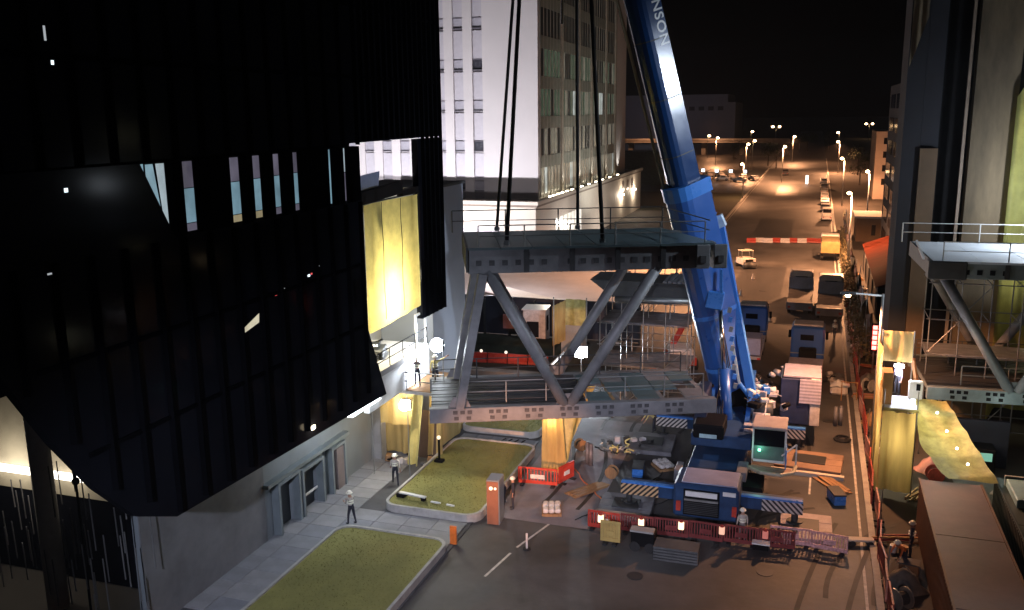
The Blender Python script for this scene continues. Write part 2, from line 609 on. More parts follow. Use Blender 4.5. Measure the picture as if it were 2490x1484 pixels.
for k, (a, c) in enumerate(slots):
    zs = 17.55 + .02 * k
    fr = MB()
    fr.bx(FX - .33, FX - .27, a, c, 16.0, 16.06).bx(FX - .33, FX - .27, a, c, 18.48, 18.54).bx(FX - .33, FX - .27, a, a + .05, 16.06, 18.48).bx(FX - .33, FX - .27, c - .05, c, 16.06, 18.48)
    f = fr.build("window", black_metal, ob, world=True)
    if k == 0:
        MB().prism([(FX - .3, 24.0, 18.5), (FX - .3, 24.85, 18.5), (FX - .3, 25.2, 16.06), (FX - .3, 25.1, 16.06)], (-.02, 0, 0)).build("pane", glow1, f, world=True)
        MB().prism([(FX - .3, 25.0, 18.5), (FX - .3, 25.45, 18.5), (FX - .3, 25.45, 16.06), (FX - .3, 25.25, 16.06)], (-.02, 0, 0)).build("pane", glow3, f, world=True)
        continue
    if k == 6:
        MB().bx(FX - .32, FX - .3, a, (a + c) / 2 - .03, 16.06, 18.48).build("pane", glow1, f, world=True)
        MB().bx(FX - .32, FX - .3, (a + c) / 2 + .03, c, 16.06, 18.48).build("pane", glow1, f, world=True)
        continue
    if k == 7:
        MB().bx(FX - .32, FX - .3, a + .05, c - .1, 17.4, 18.48).build("pane", glow3, f, world=True)
        MB().bx(FX - .32, FX - .3, a + .05, c - .1, 16.06, 17.36).build("pane", glow2, f, world=True)
        continue
    MB().bx(FX - .32, FX - .3, a + .05, c - .05, zs, 18.48).build("pane", glow2, f, world=True)
    MB().bx(FX - .32, FX - .3, a + .05, c - .05, 16.35, zs - .03).build("pane", glow1, f, world=True)
    MB().bx(FX - .32, FX - .3, a + .05, c - .05, 16.06, 16.32).build("pane", warmw if k in (2, 3) else glow2, f, world=True)
# projecting vertical fins
y = 14.2
n = 0
while y < 48.8:
    if y < 24:
        zb = max(6.4, 13.18 + (17.8 - y) * 1.35 if y < 20.7 else 8.77 - (y - 20.7) * .72)
    else:
        zb = 6.35 if y < 38.7 else 0
    rng = [(zb + .15, 15.95), (18.62, 34)] if y < 38.7 else ([(18.8, 34)] if y < 45.2 else [(8.8, 34)])
    for z0, z1 in rng:
        MB().prism([(FX + .005, y, z0), (FX + .16, y + .08, z0), (FX + .16, y + .16, z0), (FX + .005, y + .24, z0)], (0, 0, z1 - z0)).build("fin", black_fin, ob, world=True)
    y += 1.42 if y < 38 else .62
for zz in (21.6, 24.8, 28.0):
    MB().bx(FX + .006, FX + .08, 5, 48.6, zz, zz + .18).build("transom", black_fin, ob, world=True)
for zz in (9.9, 12.9):
    MB().bx(FX + .006, FX + .08, 20.5 if zz < 12 else 19, 38.5, zz, zz + .14).build("transom", black_fin, ob, world=True)
# body behind the facade
MB().prism([(-21.0, 5, 34), (-45, 5, 34), (-45, 5, 14.2), (-21.0, 5, 14.2)], (0, 12.5, 0)).build("body", black_fin, ob, world=True)
MB().bx(-45, -20.9, 29.0, 38.5, 6.5, 34).build("body", black_fin, ob, world=True)
MB().bx(-45, -20.9, 17.5, 28.99, 12.5, 34).build("body", black_fin, ob, world=True)
MB().bx(-45, -20.9, 38.5, 48.5, 18.85, 34).build("body", black_fin, ob, world=True)
MB().bx(-24.6, -20.9, 28.7, 40.2, 5.95, 6.3).build("soffit", greywall, ob, world=True)
# ground floor wall with three door portals
gw = MB()
GX = -24.0
doors = [(35.0, 36.65, 2.6), (37.15, 38.95, 2.45), (40.1, 41.3, 2.5)]
ys = [26.0] + [v for d in doors for v in d[:2]] + [45.3]
for k in range(0, len(ys), 2):
    gw.bx(GX - .3, GX, ys[k], ys[k + 1], .06, 5.95)
for a, c, h in doors:
    gw.bx(GX - .3, GX, a, c, h, 5.95)
gw.build("ground_floor_wall", greywall, ob, world=True)
MB().bx(GX - .26, GX - .2, 26, 33.5, .06, 5.9).bx(-25.5, -25.4, 33, 43, .06, 3).build("inner_wall", black_metal, ob, world=True)
MB().bx(GX + .004, GX + .05, 26, 34.2, .06, 5.9).build("wall_cladding", mat("stone_cladding", (.15, .15, .16), .7, var=.3, scale=.5), ob, world=True)
for k, (a, c, h) in enumerate(doors):
    p = MB().bx(GX, GX + .42, a - .16, a, .07, h + .15).bx(GX, GX + .42, c, c + .16, .07, h + .15).bx(GX, GX + .42, a, c, h, h + .15).build("door_portal", portalm, ob, world=True)
    MB().bx(GX - .24, GX - .2, a, c, .07, h).build("door", mat("dark_door", (.03, .033, .036), .35), p, world=True)
    if k == 1:
        MB().bx(GX + .05, GX + .1, a + .1, c - .1, .9, 1.02).build("handrail", white_metal, p, world=True)
    if k == 2:
        MB().bx(GX - .2, GX + .35, c - .75, c - .02, .07, h - .1).build("door_leaf", mat("door_leaf", (.16, .13, .13), .5), p, world=True)
MB().bx(GX, GX + .35, 34.1, 42.0, 2.76, 2.95).build("canopy", portalm, ob, world=True)
# soffit edge light under the far corner
se = MB().bx(-21.2, -20.55, 36.9, 39.9, 5.72, 5.82).build("soffit_light", emit("soffit_lamp", (.85, .95, 1), 7), ob, world=True)
light("soffit_lamp_light", (-22.2, 38.6, 5.4), 260, COLD)
sl = MB().bx(-20.46, -20.40, 33.0, 33.25, 6.45, 6.6).build("edge_lamp", emit("edge_lamp_glow", (1, .85, .6), 20), ob, world=True)
light("edge_lamp_light", (-20.1, 33.1, 6.5), 25, WARM)
# small emissive glints painted onto the glass
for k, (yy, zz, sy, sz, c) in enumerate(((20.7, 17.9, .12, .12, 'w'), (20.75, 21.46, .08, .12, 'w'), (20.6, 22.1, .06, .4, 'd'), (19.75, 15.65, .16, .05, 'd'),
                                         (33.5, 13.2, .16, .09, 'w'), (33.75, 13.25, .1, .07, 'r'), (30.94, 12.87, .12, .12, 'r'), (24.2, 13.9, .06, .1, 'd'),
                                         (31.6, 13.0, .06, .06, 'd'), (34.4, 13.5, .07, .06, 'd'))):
    m = {'w': emit("glint_white", (.8, .95, 1), 1.6), 'd': emit("glint_dim", (.7, .75, .8), .5), 'r': emit("glint_red", (1, .12, .12), .8)}[c]
    MB().bx(FX + .01, FX + .035, yy, yy + sy, zz, zz + sz).build("glint", m, ob, world=True)
MB().prism([(FX + .01, 28.7, 11.85), (FX + .01, 29.7, 12.05), (FX + .01, 29.75, 12.4), (FX + .01, 28.75, 12.05)], (.02, 0, 0)).build("lit_opening", lit_glass("cream_opening", (.55, .5, .36), 1.0), ob, world=True)
# ---- lit recess at the lower left: an end wall under the raised corner
cream_r = mat("recess_cream", (.36, .32, .24), .75, var=.25, scale=.5)
MB().bx(-48, -24.4, 28.6, 28.9, 4.0, 12.4).build("recess_wall", cream_r, ob, world=True)
MB().bx(-48, -24.4, 28.7, 28.95, .06, 3.99).build("recess_glazing", black_glass, ob, world=True)
MB().bx(-36.0, -31.5, 28.3, 28.5, 4.85, 5.12).build("strip_light", emit("strip_lamp", (1, .93, .82), 3.5), ob, world=True)
MB().bx(-30.7, -28.7, 28.3, 28.5, 4.85, 5.12).build("strip_light", emit("strip_lamp", (1, .93, .82), 7), ob, world=True)
light("recess_light", (-32.5, 27.3, 5.3), 150, (1, .9, .75), radius=.4)
light("recess_light", (-29.6, 27.3, 5.3), 90, (1, .9, .75), radius=.4)
MB().tube((-29.1, 26.6, 0), (-29.1, 26.6, 9.6), .42, 14).build("column", conc, ob, world=True, smooth=True)
MB().tube((-27.0, 26.2, 0), (-27.0, 26.2, 7.5), .05, 8).build("cable", black_metal, ob, world=True)
MB().ball((-27.0, 26.2, 6.0), .16).build("junction_ball", black_metal, ob, world=True)
rr = random.Random(5)
for k in range(70):
    xx = -36.5 + k * .19 + rr.uniform(-.06, .06)
    y0 = 26.0 + rr.uniform(-1.6, 1.6)
    z1 = rr.uniform(2.2, 4.6) if k % 3 else rr.uniform(4.5, 7.0)
    MB().tube((xx, y0, z1 - rr.uniform(1.2, 2.4)), (xx - .05, y0, z1), .028, 5).build("screen_rod", concd, ob, world=True)

# ------------------------------------------------------------ yellow sheet, landing, scaffold base
def cloth(name, fn, nu, nv, m, par=None, amp=.08, seed=1, **kw):
    """a sheet: fn(u,v) -> point; folds displaced along the local normal"""
    r = random.Random(seed)
    ph = [(r.uniform(1, 5), r.uniform(0, 6), r.uniform(-.6, .6)) for _ in range(5)]

    def f(u, v):
        p = Vector(fn(u, v))
        a, b_ = Vector(fn(min(1, u + .01), v)) - Vector(fn(max(0, u - .01), v)), Vector(fn(u, min(1, v + .01))) - Vector(fn(u, max(0, v - .01)))
        n_ = a.cross(b_)
        if n_.length > 1e-9:
            n_.normalize()
        d = sum(sin(u * 6.28 * q + v * w * 3 + s) / q for q, s, w in ph)
        return p + n_ * (d * amp)
    return MB().grid(f, nu, nv).build(name, m, par, world=par is not None, smooth=True, fix=False, **kw)


ys_ = thing("yellow_sheet", "tall yellow sheet lit from behind, hung over the opening beside the black facade", "sheet", (-20.7, 42, 9))
cloth("sheet", lambda u, v: (-20.62, 38.95 + u * 6.2, 15.72 - v * (6.35 - u * .2) - (.12 * sin(u * 3.1) if v > .95 else 0)), 40, 40, yellow, ys_, amp=.07, seed=3)
for yy_ in (40.9, 43.1):
    MB().path([(-20.56, yy_ + .05 * sin(z * 2), z) for z in [15.7 - .5 * q for q in range(13)]], .016, 4).build("seam_cord", rubber, ys_, world=True)
MB().tube((-20.7, 38.9, 15.75), (-20.7, 45.2, 15.78), .04).build("top_rope", rubber, ys_, world=True)
light("sheet_lamp", (-21.25, 41.3, 13.35), 420, (1, .85, .5), radius=.12)
light("sheet_lamp_low", (-22.3, 42.0, 10.6), 2600, (1, .9, .62), radius=.4)
MB().bx(-21.4, -21.15, 41.1, 41.4, 13.2, 13.5).build("work_lamp", emit("sheet_lamp_glow", (1, .85, .5), 6), ys_, world=True)
wp = thing("white_back_panel", "pale panel leaning just above the top of the yellow sheet", "panel", (-21.6, 40.5, 14.8))
MB().prism([(-21.6, 38.7, 15.0), (-21.6, 42.4, 15.2), (-21.6, 42.9, 17.1), (-21.6, 38.8, 16.9)], (-.06, 0, 0)).build("board", lilac, wp, world=True)

core = thing("grey_core_building", "plain blue-grey wall block behind the landing, right of the black building", "building", (-23, 52, 0))
MB().bx(-27.2, -21.6, 49.2, 54.6, 0, 15.6).build("wall", mat("core_wall", (.30, .33, .40), .7, var=.08, scale=.4), core, world=True)
MB().bx(-27.3, -21.5, 49.1, 54.7, 15.6, 15.75).build("coping", concd, core, world=True)
MB().bx(-25.4, -25.1, 45.4, 49.15, 0, 9.2).build("back_wall", white_metal, core, world=True)

ld = thing("landing", "brightly lit concrete landing floor with a rail under the yellow sheet", "landing", (-22.5, 42.5, 7))
MB().bx(-25.0, -20.55, 38.85, 46.0, 6.85, 7.15).build("floor_slab", conc, ld, world=True)
MB().bx(-25.0, -24.8, 38.9, 46, 7.15, 12).build("rear_wall", white_metal, ld, world=True)
MB().bx(-21.0, -20.7, 38.9, 46.5, 5.25, 6.84).build("front_wall", white_metal, ld, world=True)
rl = MB()
for yy in (39.6, 41.2, 42.8, 44.4, 46.0):
    rl.tube((-20.6, yy, 7.15), (-20.6, yy, 8.1), .025, 6)
rl.tube((-20.6, 39.2, 8.1), (-20.6, 46.0, 8.1), .03, 6).tube((-20.6, 39.2, 7.6), (-20.6, 46.0, 7.6), .025, 6)
rl.build("handrail", black_metal, ld, world=True)
gl = MB()
gl.bx(-20.75, -20.65, 44.7, 44.82, 7.16, 9.1).bx(-20.75, -20.65, 46.0, 46.12, 7.16, 9.1).bx(-20.75, -20.65, 44.82, 46.0, 8.98, 9.1)
gl.build("door_frame", white_metal, ld, world=True)
mc = thing("machine", "small shiny machine under a crumpled cover on the landing floor", "machine", (-22.3, 42.6, 7.15))
MB().box((0, 0, .25), (1.3, 1.6, .5), rz=.3).build("chassis", steel_d, mc, bevel=.05)
MB().box((.1, 0, .62), (.6, .9, .25), rz=.3).build("cover", chrome, mc, bevel=.06)
MB().tube((-.5, -.5, .5), (.3, .6, .8), .07).build("pipe", chrome, mc)
MB().tube((-.4, .6, .2), (-.4, .75, .2), .22, 12).tube((.5, -.7, .2), (.5, -.85, .2), .22, 12).build("wheel", rubber, mc)

sp = thing("wrapped_scaffold", "scaffold platform wrapped in yellow netting below the landing, workers on top", "scaffold", (-21, 45, 0))
MB().bx(-22.9, -18.3, 43.0, 47.0, 5.05, 5.2).build("platform", conc, sp, world=True)
bdm = MB().bx(-1.1, 1.1, -.11, .11, 0, .04).mesh("deck_board", wood)
for j in range(16):
    piece("deck_board", bdm, sp, (-20.6 + 21 + (-1.1 if j % 2 else 0) * 0 - 1.1, 43.2 - 45 + j * .24, 5.205))
    piece("deck_board", bdm, sp, (1.15, 43.2 - 45 + j * .24, 5.205))
pl = MB()
for px in (-22.8, -20.6, -18.4):
    for py in (43.1, 46.9):
        pl.tube((px, py, 0 if px < -19 else 4.9), (px, py, 6.3), .03, 6)
pl.build("standard", galv, sp, world=True)
pl = MB()
pl.tube((-22.8, 43.1, 6.25), (-18.4, 43.1, 6.25), .03, 6).tube((-22.8, 43.1, 5.75), (-18.4, 43.1, 5.75), .03, 6)
pl.tube((-22.8, 46.9, 2.6), (-18.4, 46.9, 2.6), .03, 6)
pl.build("guard_rail", galv, sp, world=True)
cloth("netting", lambda u, v: (-23.6 + u * 1.9, 46.1 + .1 * u, 5.0 - v * 4.7), 16, 24, yellow_net, sp, amp=.12, seed=11)
cloth("netting", lambda u, v: (-22.4 + u * 2.3, 43.4, 5.0 - v * 1.9), 18, 12, yellow_net, sp, amp=.08, seed=12)
cloth("netting", lambda u, v: (-20.3 + u * .7 - v * .5, 43.2, 5.0 - v * 4.1), 10, 24, yellow, sp, amp=.12, seed=13)
cloth("netting", lambda u, v: (-20.6 + u * .9 - v * .3, 46.2 + v * .1, 5.0 - v * 4.7), 12, 24, yellow_net, sp, amp=.14, seed=14)
cloth("netting", lambda u, v: (-20.75 + .9 * u * 0, 46.5 + u * 6, 4.2 - v * 4.1), 30, 20, yellow_net, sp, amp=.12, seed=15)
MB().bx(-24.0, -23.35, 45.2, 45.8, 0, 5.4).build("post", conc, sp, world=True)
MB().bx(-22.3, -20.3, 46.3, 46.4, 0, 3).build("backing_board", mat("brown_board", (.08, .05, .035), .8), sp, world=True)
dr = thing("debris_heap", "dark heap of bags and offcuts at the foot of the yellow netting", "debris", (-21.4, 45.4, 0))
r = random.Random(4)
for k in range(14):
    MB().box((r.uniform(-1.6, 1.4), r.uniform(-.5, .5), r.uniform(.1, .3)), (r.uniform(.2, .6), r.uniform(.2, .5), r.uniform(.1, .4)), rz=r.uniform(0, 3), rx=r.uniform(-.3, .3)).build("bag" if k % 2 else "offcut", [black_metal, concd, wood, whitep][k % 4], dr, bevel=.04)


def flood(name, label, loc, target, power, col, glow=60, mast=0.0, size=(.5, .12, .35), angle=150, globe=0.0):
    t = thing(name, label, "floodlight", (loc[0], loc[1], loc[2] - mast))
    d = Vector(target) - Vector(loc)
    rz = math.atan2(d.y, d.x) - pi / 2
    h = Vector((0, 0, mast))
    MB().box(h, size, rz=rz).build("lamp_housing", steel_d, t, bevel=.02)
    off = Vector((cos(rz + pi / 2), sin(rz + pi / 2), 0)) * (size[1] / 2 + .012)
    MB().box(h + off, (size[0] * .9, .02, size[2] * .88), rz=rz).build("lamp_glass", emit("flood_glow_%d_%s" % (glow, str(col)), col, glow), t)
    if globe:  # glowing ball added around the lamp to imitate bloom
        MB().ball(h + off * (1 + globe / off.length * .6), globe, 14, 8).build("bloom_ball", emit("flood_glow_%d_%s" % (glow, str(col)), col, glow), t, smooth=True)
    if mast > .2:
        MB().tube((0, 0, 0), (0, 0, mast - size[2] / 2), .04).tube((-.3, 0, 0), (.3, 0, 0), .03).tube((0, -.3, 0), (0, .3, 0), .03).build("stand", galv, t)
    p = Vector(loc) + off * 2.5 + d.normalized() * (globe * 2.2)
    light(name + "_light", tuple(p), power, col, kind='SPOT', radius=.2, target=tuple(p + d), angle=angle, blend=.7)
    return t


flood("floodlight", "dazzling white floodlight on a stand at the landing, left of the hoisted bridge end", (-19.3, 45.2, 7.35), (-22.5, 43.6, 5.6), 4200, COLD, mast=2.1, size=(.7, .12, .5), angle=125, globe=.40)
light("landing_fill", (-19.6, 45.4, 8.2), 2600, COLD, kind="SPOT", radius=.3, target=(-23.5, 43.5, 5), angle=110)  # extra spot without a fixture, added to brighten the landing wall
MB_f = flood("floodlight", "round white floodlight glowing inside the yellow netting below the workers", (-20.75, 43.3, 4.35), (-21.0, 38, 0), 420, (1, .97, .85), mast=0, size=(.6, .12, .6), angle=165, globe=.30)
light("net_fill", (-21.3, 44.6, 4.1), 260, WARM, radius=.3)

# ------------------------------------------------------------ WHITE TOWER + PODIUM
tw = thing("white_tower_block", "floodlit white tower block with columns of narrow windows and a glazed side", "building", (-37, 122, 0))
# left face: wall strips between window columns so the windows are real recesses
cols = [-40.0 - 3.0 * 0]
win_x = [-46.45 - 2.87 * k for k in range(8)]  # right edge positions
x_edges = []
prev = -37.0
wm = MB()
for wx in win_x:
    a, c = wx, wx + 1.5
    wm.bx(c, prev, 122, 122.5, 0, 62)
    prev = a
wm.bx(-70, prev, 122, 122.5, 0, 62)
wm.bx(-70, -37, 122.5, 172, 0, 62)
wm.bx(-37, -36.9, 122, 122.9, 0, 62)
wm.bx(-37, -36.8, 172, 182, 0, 62)
wm.bx(-70, -37.01, 172.01, 181.9, 0, 62)
wm.build("wall", white_wall, tw, world=True)
pan_t = MB().bx(-.75, .75, 0, .12, 0, 3.75).mesh("blind_panel", mat("tower_blind", (.50, .48, .52), .5, var=.1))
pan_s = MB().bx(-.75, .75, 0, .1, 0, 1.25).mesh("window", mat("tower_window", (.42, .41, .46), .3, var=.3, scale=.7))
pan_d = MB().bx(-.75, .75, 0, .1, 0, 1.25).mesh("window", mat("tower_window_dark", (.06, .06, .075), .25, var=.6, scale=1.2))
sill = MB().bx(-.75, .75, -.0, .3, 0, .14).mesh("sill", mat("tower_sill", (.16, .15, .18), .6))
rr = random.Random(9)
for i, wx in enumerate(win_x):
    for k in range(9):
        z0 = 3.4 + k * 5.6
        cx = wx + .75 - (-37)
        piece("blind_panel", pan_t, tw, (cx, .25, z0 + 1.65))
        piece("window", pan_d if rr.random() < .22 else pan_s, tw, (cx, .3, z0 + .2))
        piece("sill", sill, tw, (cx, .06, z0 + .02))
        piece("sill", sill, tw, (cx, .2, z0 + 1.46), scale=(1, .4, .6))
# right face: curtain wall in five bays
bays = [(123.4, 133.6), (134.6, 144.0), (144.9, 152.5), (153.6, 163.4), (164.4, 171.4)]
mull = MB()
glA = mat("tower_glazing", (.045, .052, .048), .5, var=.5, scale=.12, spec=.15)
glB = lit_glass("tower_glazing_green", (.13, .18, .12), .30)
glC = lit_glass("tower_glazing_warm", (.40, .38, .30), .30)
glD = lit_glass("tower_glazing_bright", (.7, .78, .75), .5)
spn = mat("spandrel", (.24, .25, .21), .6, var=.2)
MB().bx(-36.99, -36.9, 122.9, 172, 0, 62).build("curtain_backing", mat("curtain_frame", (.32, .31, .28), .6), tw, world=True)
for bi, (a, c) in enumerate(bays):
    MB().bx(-36.9, -36.6, c, c + .9, 8, 62).build("pilaster", mat("pilaster_stone", (.40, .36, .30), .6), tw, world=True)
    for k in range(9):
        z0 = 8.6 + k * 5.45
        MB().bx(-36.9, -36.82, a, c, z0 + 3.75, z0 + 5.4).build("spandrel", spn, tw, world=True)
        nm = 6
        w_ = (c - a) / nm
        for q in range(nm):
            ch = rr.random()
            m_ = glA
            if k < 1:
                m_ = glC if ch < .8 else glD
            elif k < 2:
                m_ = glC if ch < .6 else glA
            elif k < 4:
                m_ = glB if ch < .6 else (glC if ch < .72 else glA)
            if k == 2 and bi in (1, 2, 3) and ch > .8:
                m_ = glD
            MB().bx(-36.9, -36.86, a + q * w_ + .18, a + (q + 1) * w_ - .18, z0, z0 + 3.7).build("window", m_, tw, world=True)
ribm = MB().bx(-.22, -.12, -.05, .05, 0, 54).mesh("rib", mat("rib_pale", (.46, .45, .41), .55, var=.12))
yq = 123.0
while yq < 172:
    piece("rib", ribm, tw, (.31, yq - 122, 8.1))
    yq += 1.7
light("side_wash", (-25, 140, 2.5), 7000, (.95, .95, .88), kind='SPOT', radius=.6, target=(-37, 146, 22), angle=110, blend=.8)  # wash added to lighten the tower's glazed side, no fixture
po = thing("podium_building", "cream podium at the tower's foot with warm uplights along its flat roof", "building", (-36, 150, 0))
MB().bx(-90, -35, 114.5, 190, 0, 7.7).build("wall", cream_wall, po, world=True)
MB().bx(-90.2, -34.7, 114.2, 190.4, 7.7, 8.0).build("roof_slab", mat("podium_roof", (.20, .16, .13), .8, var=.2), po, world=True)
MB().bx(-35, -34.6, 114.2, 190.4, 8.0, 8.45).bx(-60, -35, 114.2, 114.5, 8.0, 8.45).build("parapet", cream_wall, po, world=True)
wmesh = MB().bx(0, .06, 0, 1.4, 0, 1.9).mesh("window", mat("podium_window", (.05, .045, .05), .3))
for k, yy in enumerate((171, 175.5, 180)):
    piece("window", wmesh, po, (36 - 35 + .01, yy - 150, 5.0))
wl = lit_glass("lobby_glass", (.9, .85, .75), .9)
for k in range(7):
    MB().bx(-34.98, -34.9, 124 + k * 2.2, 125.7 + k * 2.2, 1.0, 5.2).build("lobby_window", wl, po, world=True)
for k in range(5):
    MB().bx(-78 + k * 8, -72 + k * 8, 114.4, 114.46, 1.2, 5).build("shopfront", lit_glass("shopfront_glass", (.8, .75, .8), .9), po, world=True)
ul = MB().bx(-.2, .2, -.2, .2, 0, .3).mesh("uplight", emit("uplight_glow", (1, .86, .62), 14))
for k, yy in enumerate((124.6, 126.8, 129, 131.2, 134, 137, 143, 148, 153, 158, 164, 171)):
    piece("uplight", ul, po, (36 - 35.9, yy - 150, 8.02))
for yy, p in ((124, 1500), (128.5, 1500), (134, 1500), (144, 1700), (153, 1700), (163.5, 2000), (175, 2200)):
    light("uplight_beam", (-35.7, yy, 8.5), p * .5, (1, .95, .85), kind='SPOT', target=(-37.2, yy, 30), angle=80, blend=.9)
for yy in (170, 182):
    MB().box((-34.6, yy, 4.6), (.3, .4, .3)).build("wall_lamp", emit("wall_lamp_glow", (1, .85, .65), 20), po, world=True)
    light("wall_lamp_light", (-34.0, yy, 4.4), 900, (1, .8, .6), radius=.2)
light("podium_wash", (-29, 128, 1.2), 2600, (1, .9, .86), radius=.5)
light("podium_wash_far", (-28, 150, 1.2), 2200, (1, .88, .80), radius=.5)
# assumed tower floodlights, put on the forecourt to light the white walls
for k, (x, y, p) in enumerate(((-42, 99, 17000), (-53, 99, 22000), (-64, 99, 18000))):
    flood("floodlight", ["right-hand", "middle", "left-hand"][k] + " assumed forecourt floodlight washing the white tower with violet-white light", (x, y, 3.5), (x, 122, 24), p, (.96, .93, 1.0), glow=20, mast=3.2, size=(1.2, .3, .8), angle=150)

# forecourt objects
rp = thing("forecourt_ramp", "pale stepped ramp with side wall on the floodlit forecourt", "ramp", (-28, 90, 0))
MB().prism([(-33, 86, 0), (-22, 86, 0), (-33, 86, 2.2)], (0, .4, 0)).build("side_wall", mat("ramp_wall", (.42, .32, .30), .7), rp, world=True)
MB().prism([(-33, 86.4, 0), (-22, 86.4, 0), (-33, 86.4, 2.1)], (0, 4, 0)).build("slope", cream_wall, rp, world=True)
MB().bx(-35.5, -30.5, 84.3, 85.6, 0, 1.1).build("low_wall", concd, rp, world=True)
MB().bx(-40.5, -37.8, 92, 93, 0, 6.4).bx(-17.2, -16.4, 84, 84.8, 0, 5).build("gate_pier", white_wall, rp, world=True)
light("forecourt_lamp", (-33, 92, 7), 4200, (.95, .9, 1), radius=.4)
light("forecourt_lamp_two", (-24, 84, 6), 1800, (1, .86, .7), radius=.4)

# ------------------------------------------------------------ hoarding and things in front of it
hd = thing("site_hoarding", "dark navy site hoarding running across behind the hoisted bridge", "fence", (-23, 76.5, 0))
hp = MB().bx(0, 2.38, 0, .08, 0, 3.45).mesh("hoarding_panel", hoard)
for k in range(9):
    piece("hoarding_panel", hp, hd, (-12.5 + k * 2.4, k * .03, .05 + .02 * (k % 3)))
MB().bx(-12.5, 9.1, .0, .14, 3.52, 3.6).build("top_rail", steel_d, hd)
pc = MB().bx(-.06, .06, -.4, .0, 0, 3.4).mesh("brace_post", steel_d)
for k in range(10):
    piece("brace_post", pc, hd, (-12.5 + k * 2.4, -.005, .0))
sheet("muddy_strip", rect(-34, -15.9, 58, 76), .02, mat("mud", (.075, .08, .07), .9, var=.35, scale=.4))
bankk = thing("turf_bank", "low dark grassy bank in front of the navy hoarding", "bank", (-25, 73, 0))
MB().grid(lambda u, v: (-33 + u * 15, 70.2 + v * 5, .9 * sin(v * pi) ** .7 * (1 - .25 * u) + .1 * sin(u * 20) * v * (1 - v)), 30, 8).build("turf", mat("bank_green", (.035, .045, .03), .9, var=.4, scale=.8), bankk, world=True, smooth=True, fix=False)
cb = thing("site_cabin", "small white site cabin with dark windows by the navy hoarding", "cabin", (-22.6, 74.3, .3), .1)
MB().bx(-1.1, .9, -1, 1, 0, 2.9).build("body", whitep, cb, bevel=.05)
MB().bx(-.75, .3, -1.04, -1.0, .5, 1.9).build("window", black_metal, cb)
MB().bx(.9, .94, -.5, .2, 1.0, 2.3).build("window", black_metal, cb)
MB().bx(-1.2, 1.0, -1.1, 1.1, 2.9, 3.0).build("roof", white_metal, cb)
tag(MB().bx(-26.2, -25.2, 75.4, 75.5, .9, 2.2).build("notice_board", mat("pink_board", (.42, .22, .24), .6)), "small pinkish notice board on the navy hoarding", "notice board")


def barrier_mesh():
    m = MB()
    m.prism([(-.95, -.28, 0), (-.95, .28, 0), (-.95, .24, .25), (-.95, .1, .45), (-.95, .1, .95), (-.95, -.1, .95), (-.95, -.1, .45), (-.95, -.24, .25)], (1.9, 0, 0))
    return m


bar_red = barrier_mesh().mesh("barrier_block", redp)
bar_white = barrier_mesh().mesh("barrier_block", whitep)
ORD = ["first", "second", "third", "fourth", "fifth", "sixth", "seventh", "eighth", "ninth", "tenth", "eleventh", "twelfth", "thirteenth", "fourteenth", "fifteenth", "sixteenth", "seventeenth", "eighteenth", "nineteenth", "twentieth"]


def barriers(pts, cols, where, group, scale=1.0):
    for k, (x, y, rz) in enumerate(pts):
        c = cols[k % len(cols)]
        o = bpy.data.objects.new("water_barrier", bar_red if c == 'r' else bar_white)
        COL.objects.link(o)
        o.location = (x, y, .01)
        o.rotation_euler = (0, 0, rz)
        o.scale = (scale,) * 3
        tag(o, "%s water barrier, %s %s" % ("red" if c == 'r' else "white", ORD[k], where), "barrier", group)


barriers([(-9.0 + 1.55 * k * .8, 143 + .25 * k + (.4 if k % 2 else 0), .08) for k in range(9)], "rwwrwrwrr", "from the left in the row closing the far road", "red and white barriers across the road", .72)
barriers([(-25.6 + 1.7 * k, 67.2 + .12 * k, .05) for k in range(4)], "rrrr", "from the left in the row below the turf bank", "red barriers below the turf bank", .85)
for k, x in enumerate((-25.2, -23.1, -21.0)):
    t = thing("barrier_lamp", "pale warning lamp on the %s red barrier below the turf bank" % ["left", "middle", "right"][k], "lamp", (x, 67.0 + .1 * k, .85))
    MB().ball((0, 0, .15), .13).build("lens", emit("pale_lamp", (1, .85, .7), 1.2), t, smooth=True)
    MB().tube((0, 0, 0), (0, 0, .08), .05).build("foot", black_metal, t)
kb = tag(MB().bx(-26, -17.5, 63.6, 64.6, 0, .35).build("concrete_beam", conc), "long pale concrete beam lying beyond the bridge's lower deck", "beam")
t = thing("yellow_banner", "narrow yellow banner panel left of the red barriers, behind the bridge end post", "banner", (-26.2, 64, 0))
MB().bx(-.5, .5, 0, .06, .3, 3.6).build("panel", yellow, t, bevel=.02)
MB().tube((-.5, .1, 0), (-.5, .1, 3.7), .04).tube((.5, .1, 0), (.5, .1, 3.7), .04).build("frame", galv, t)

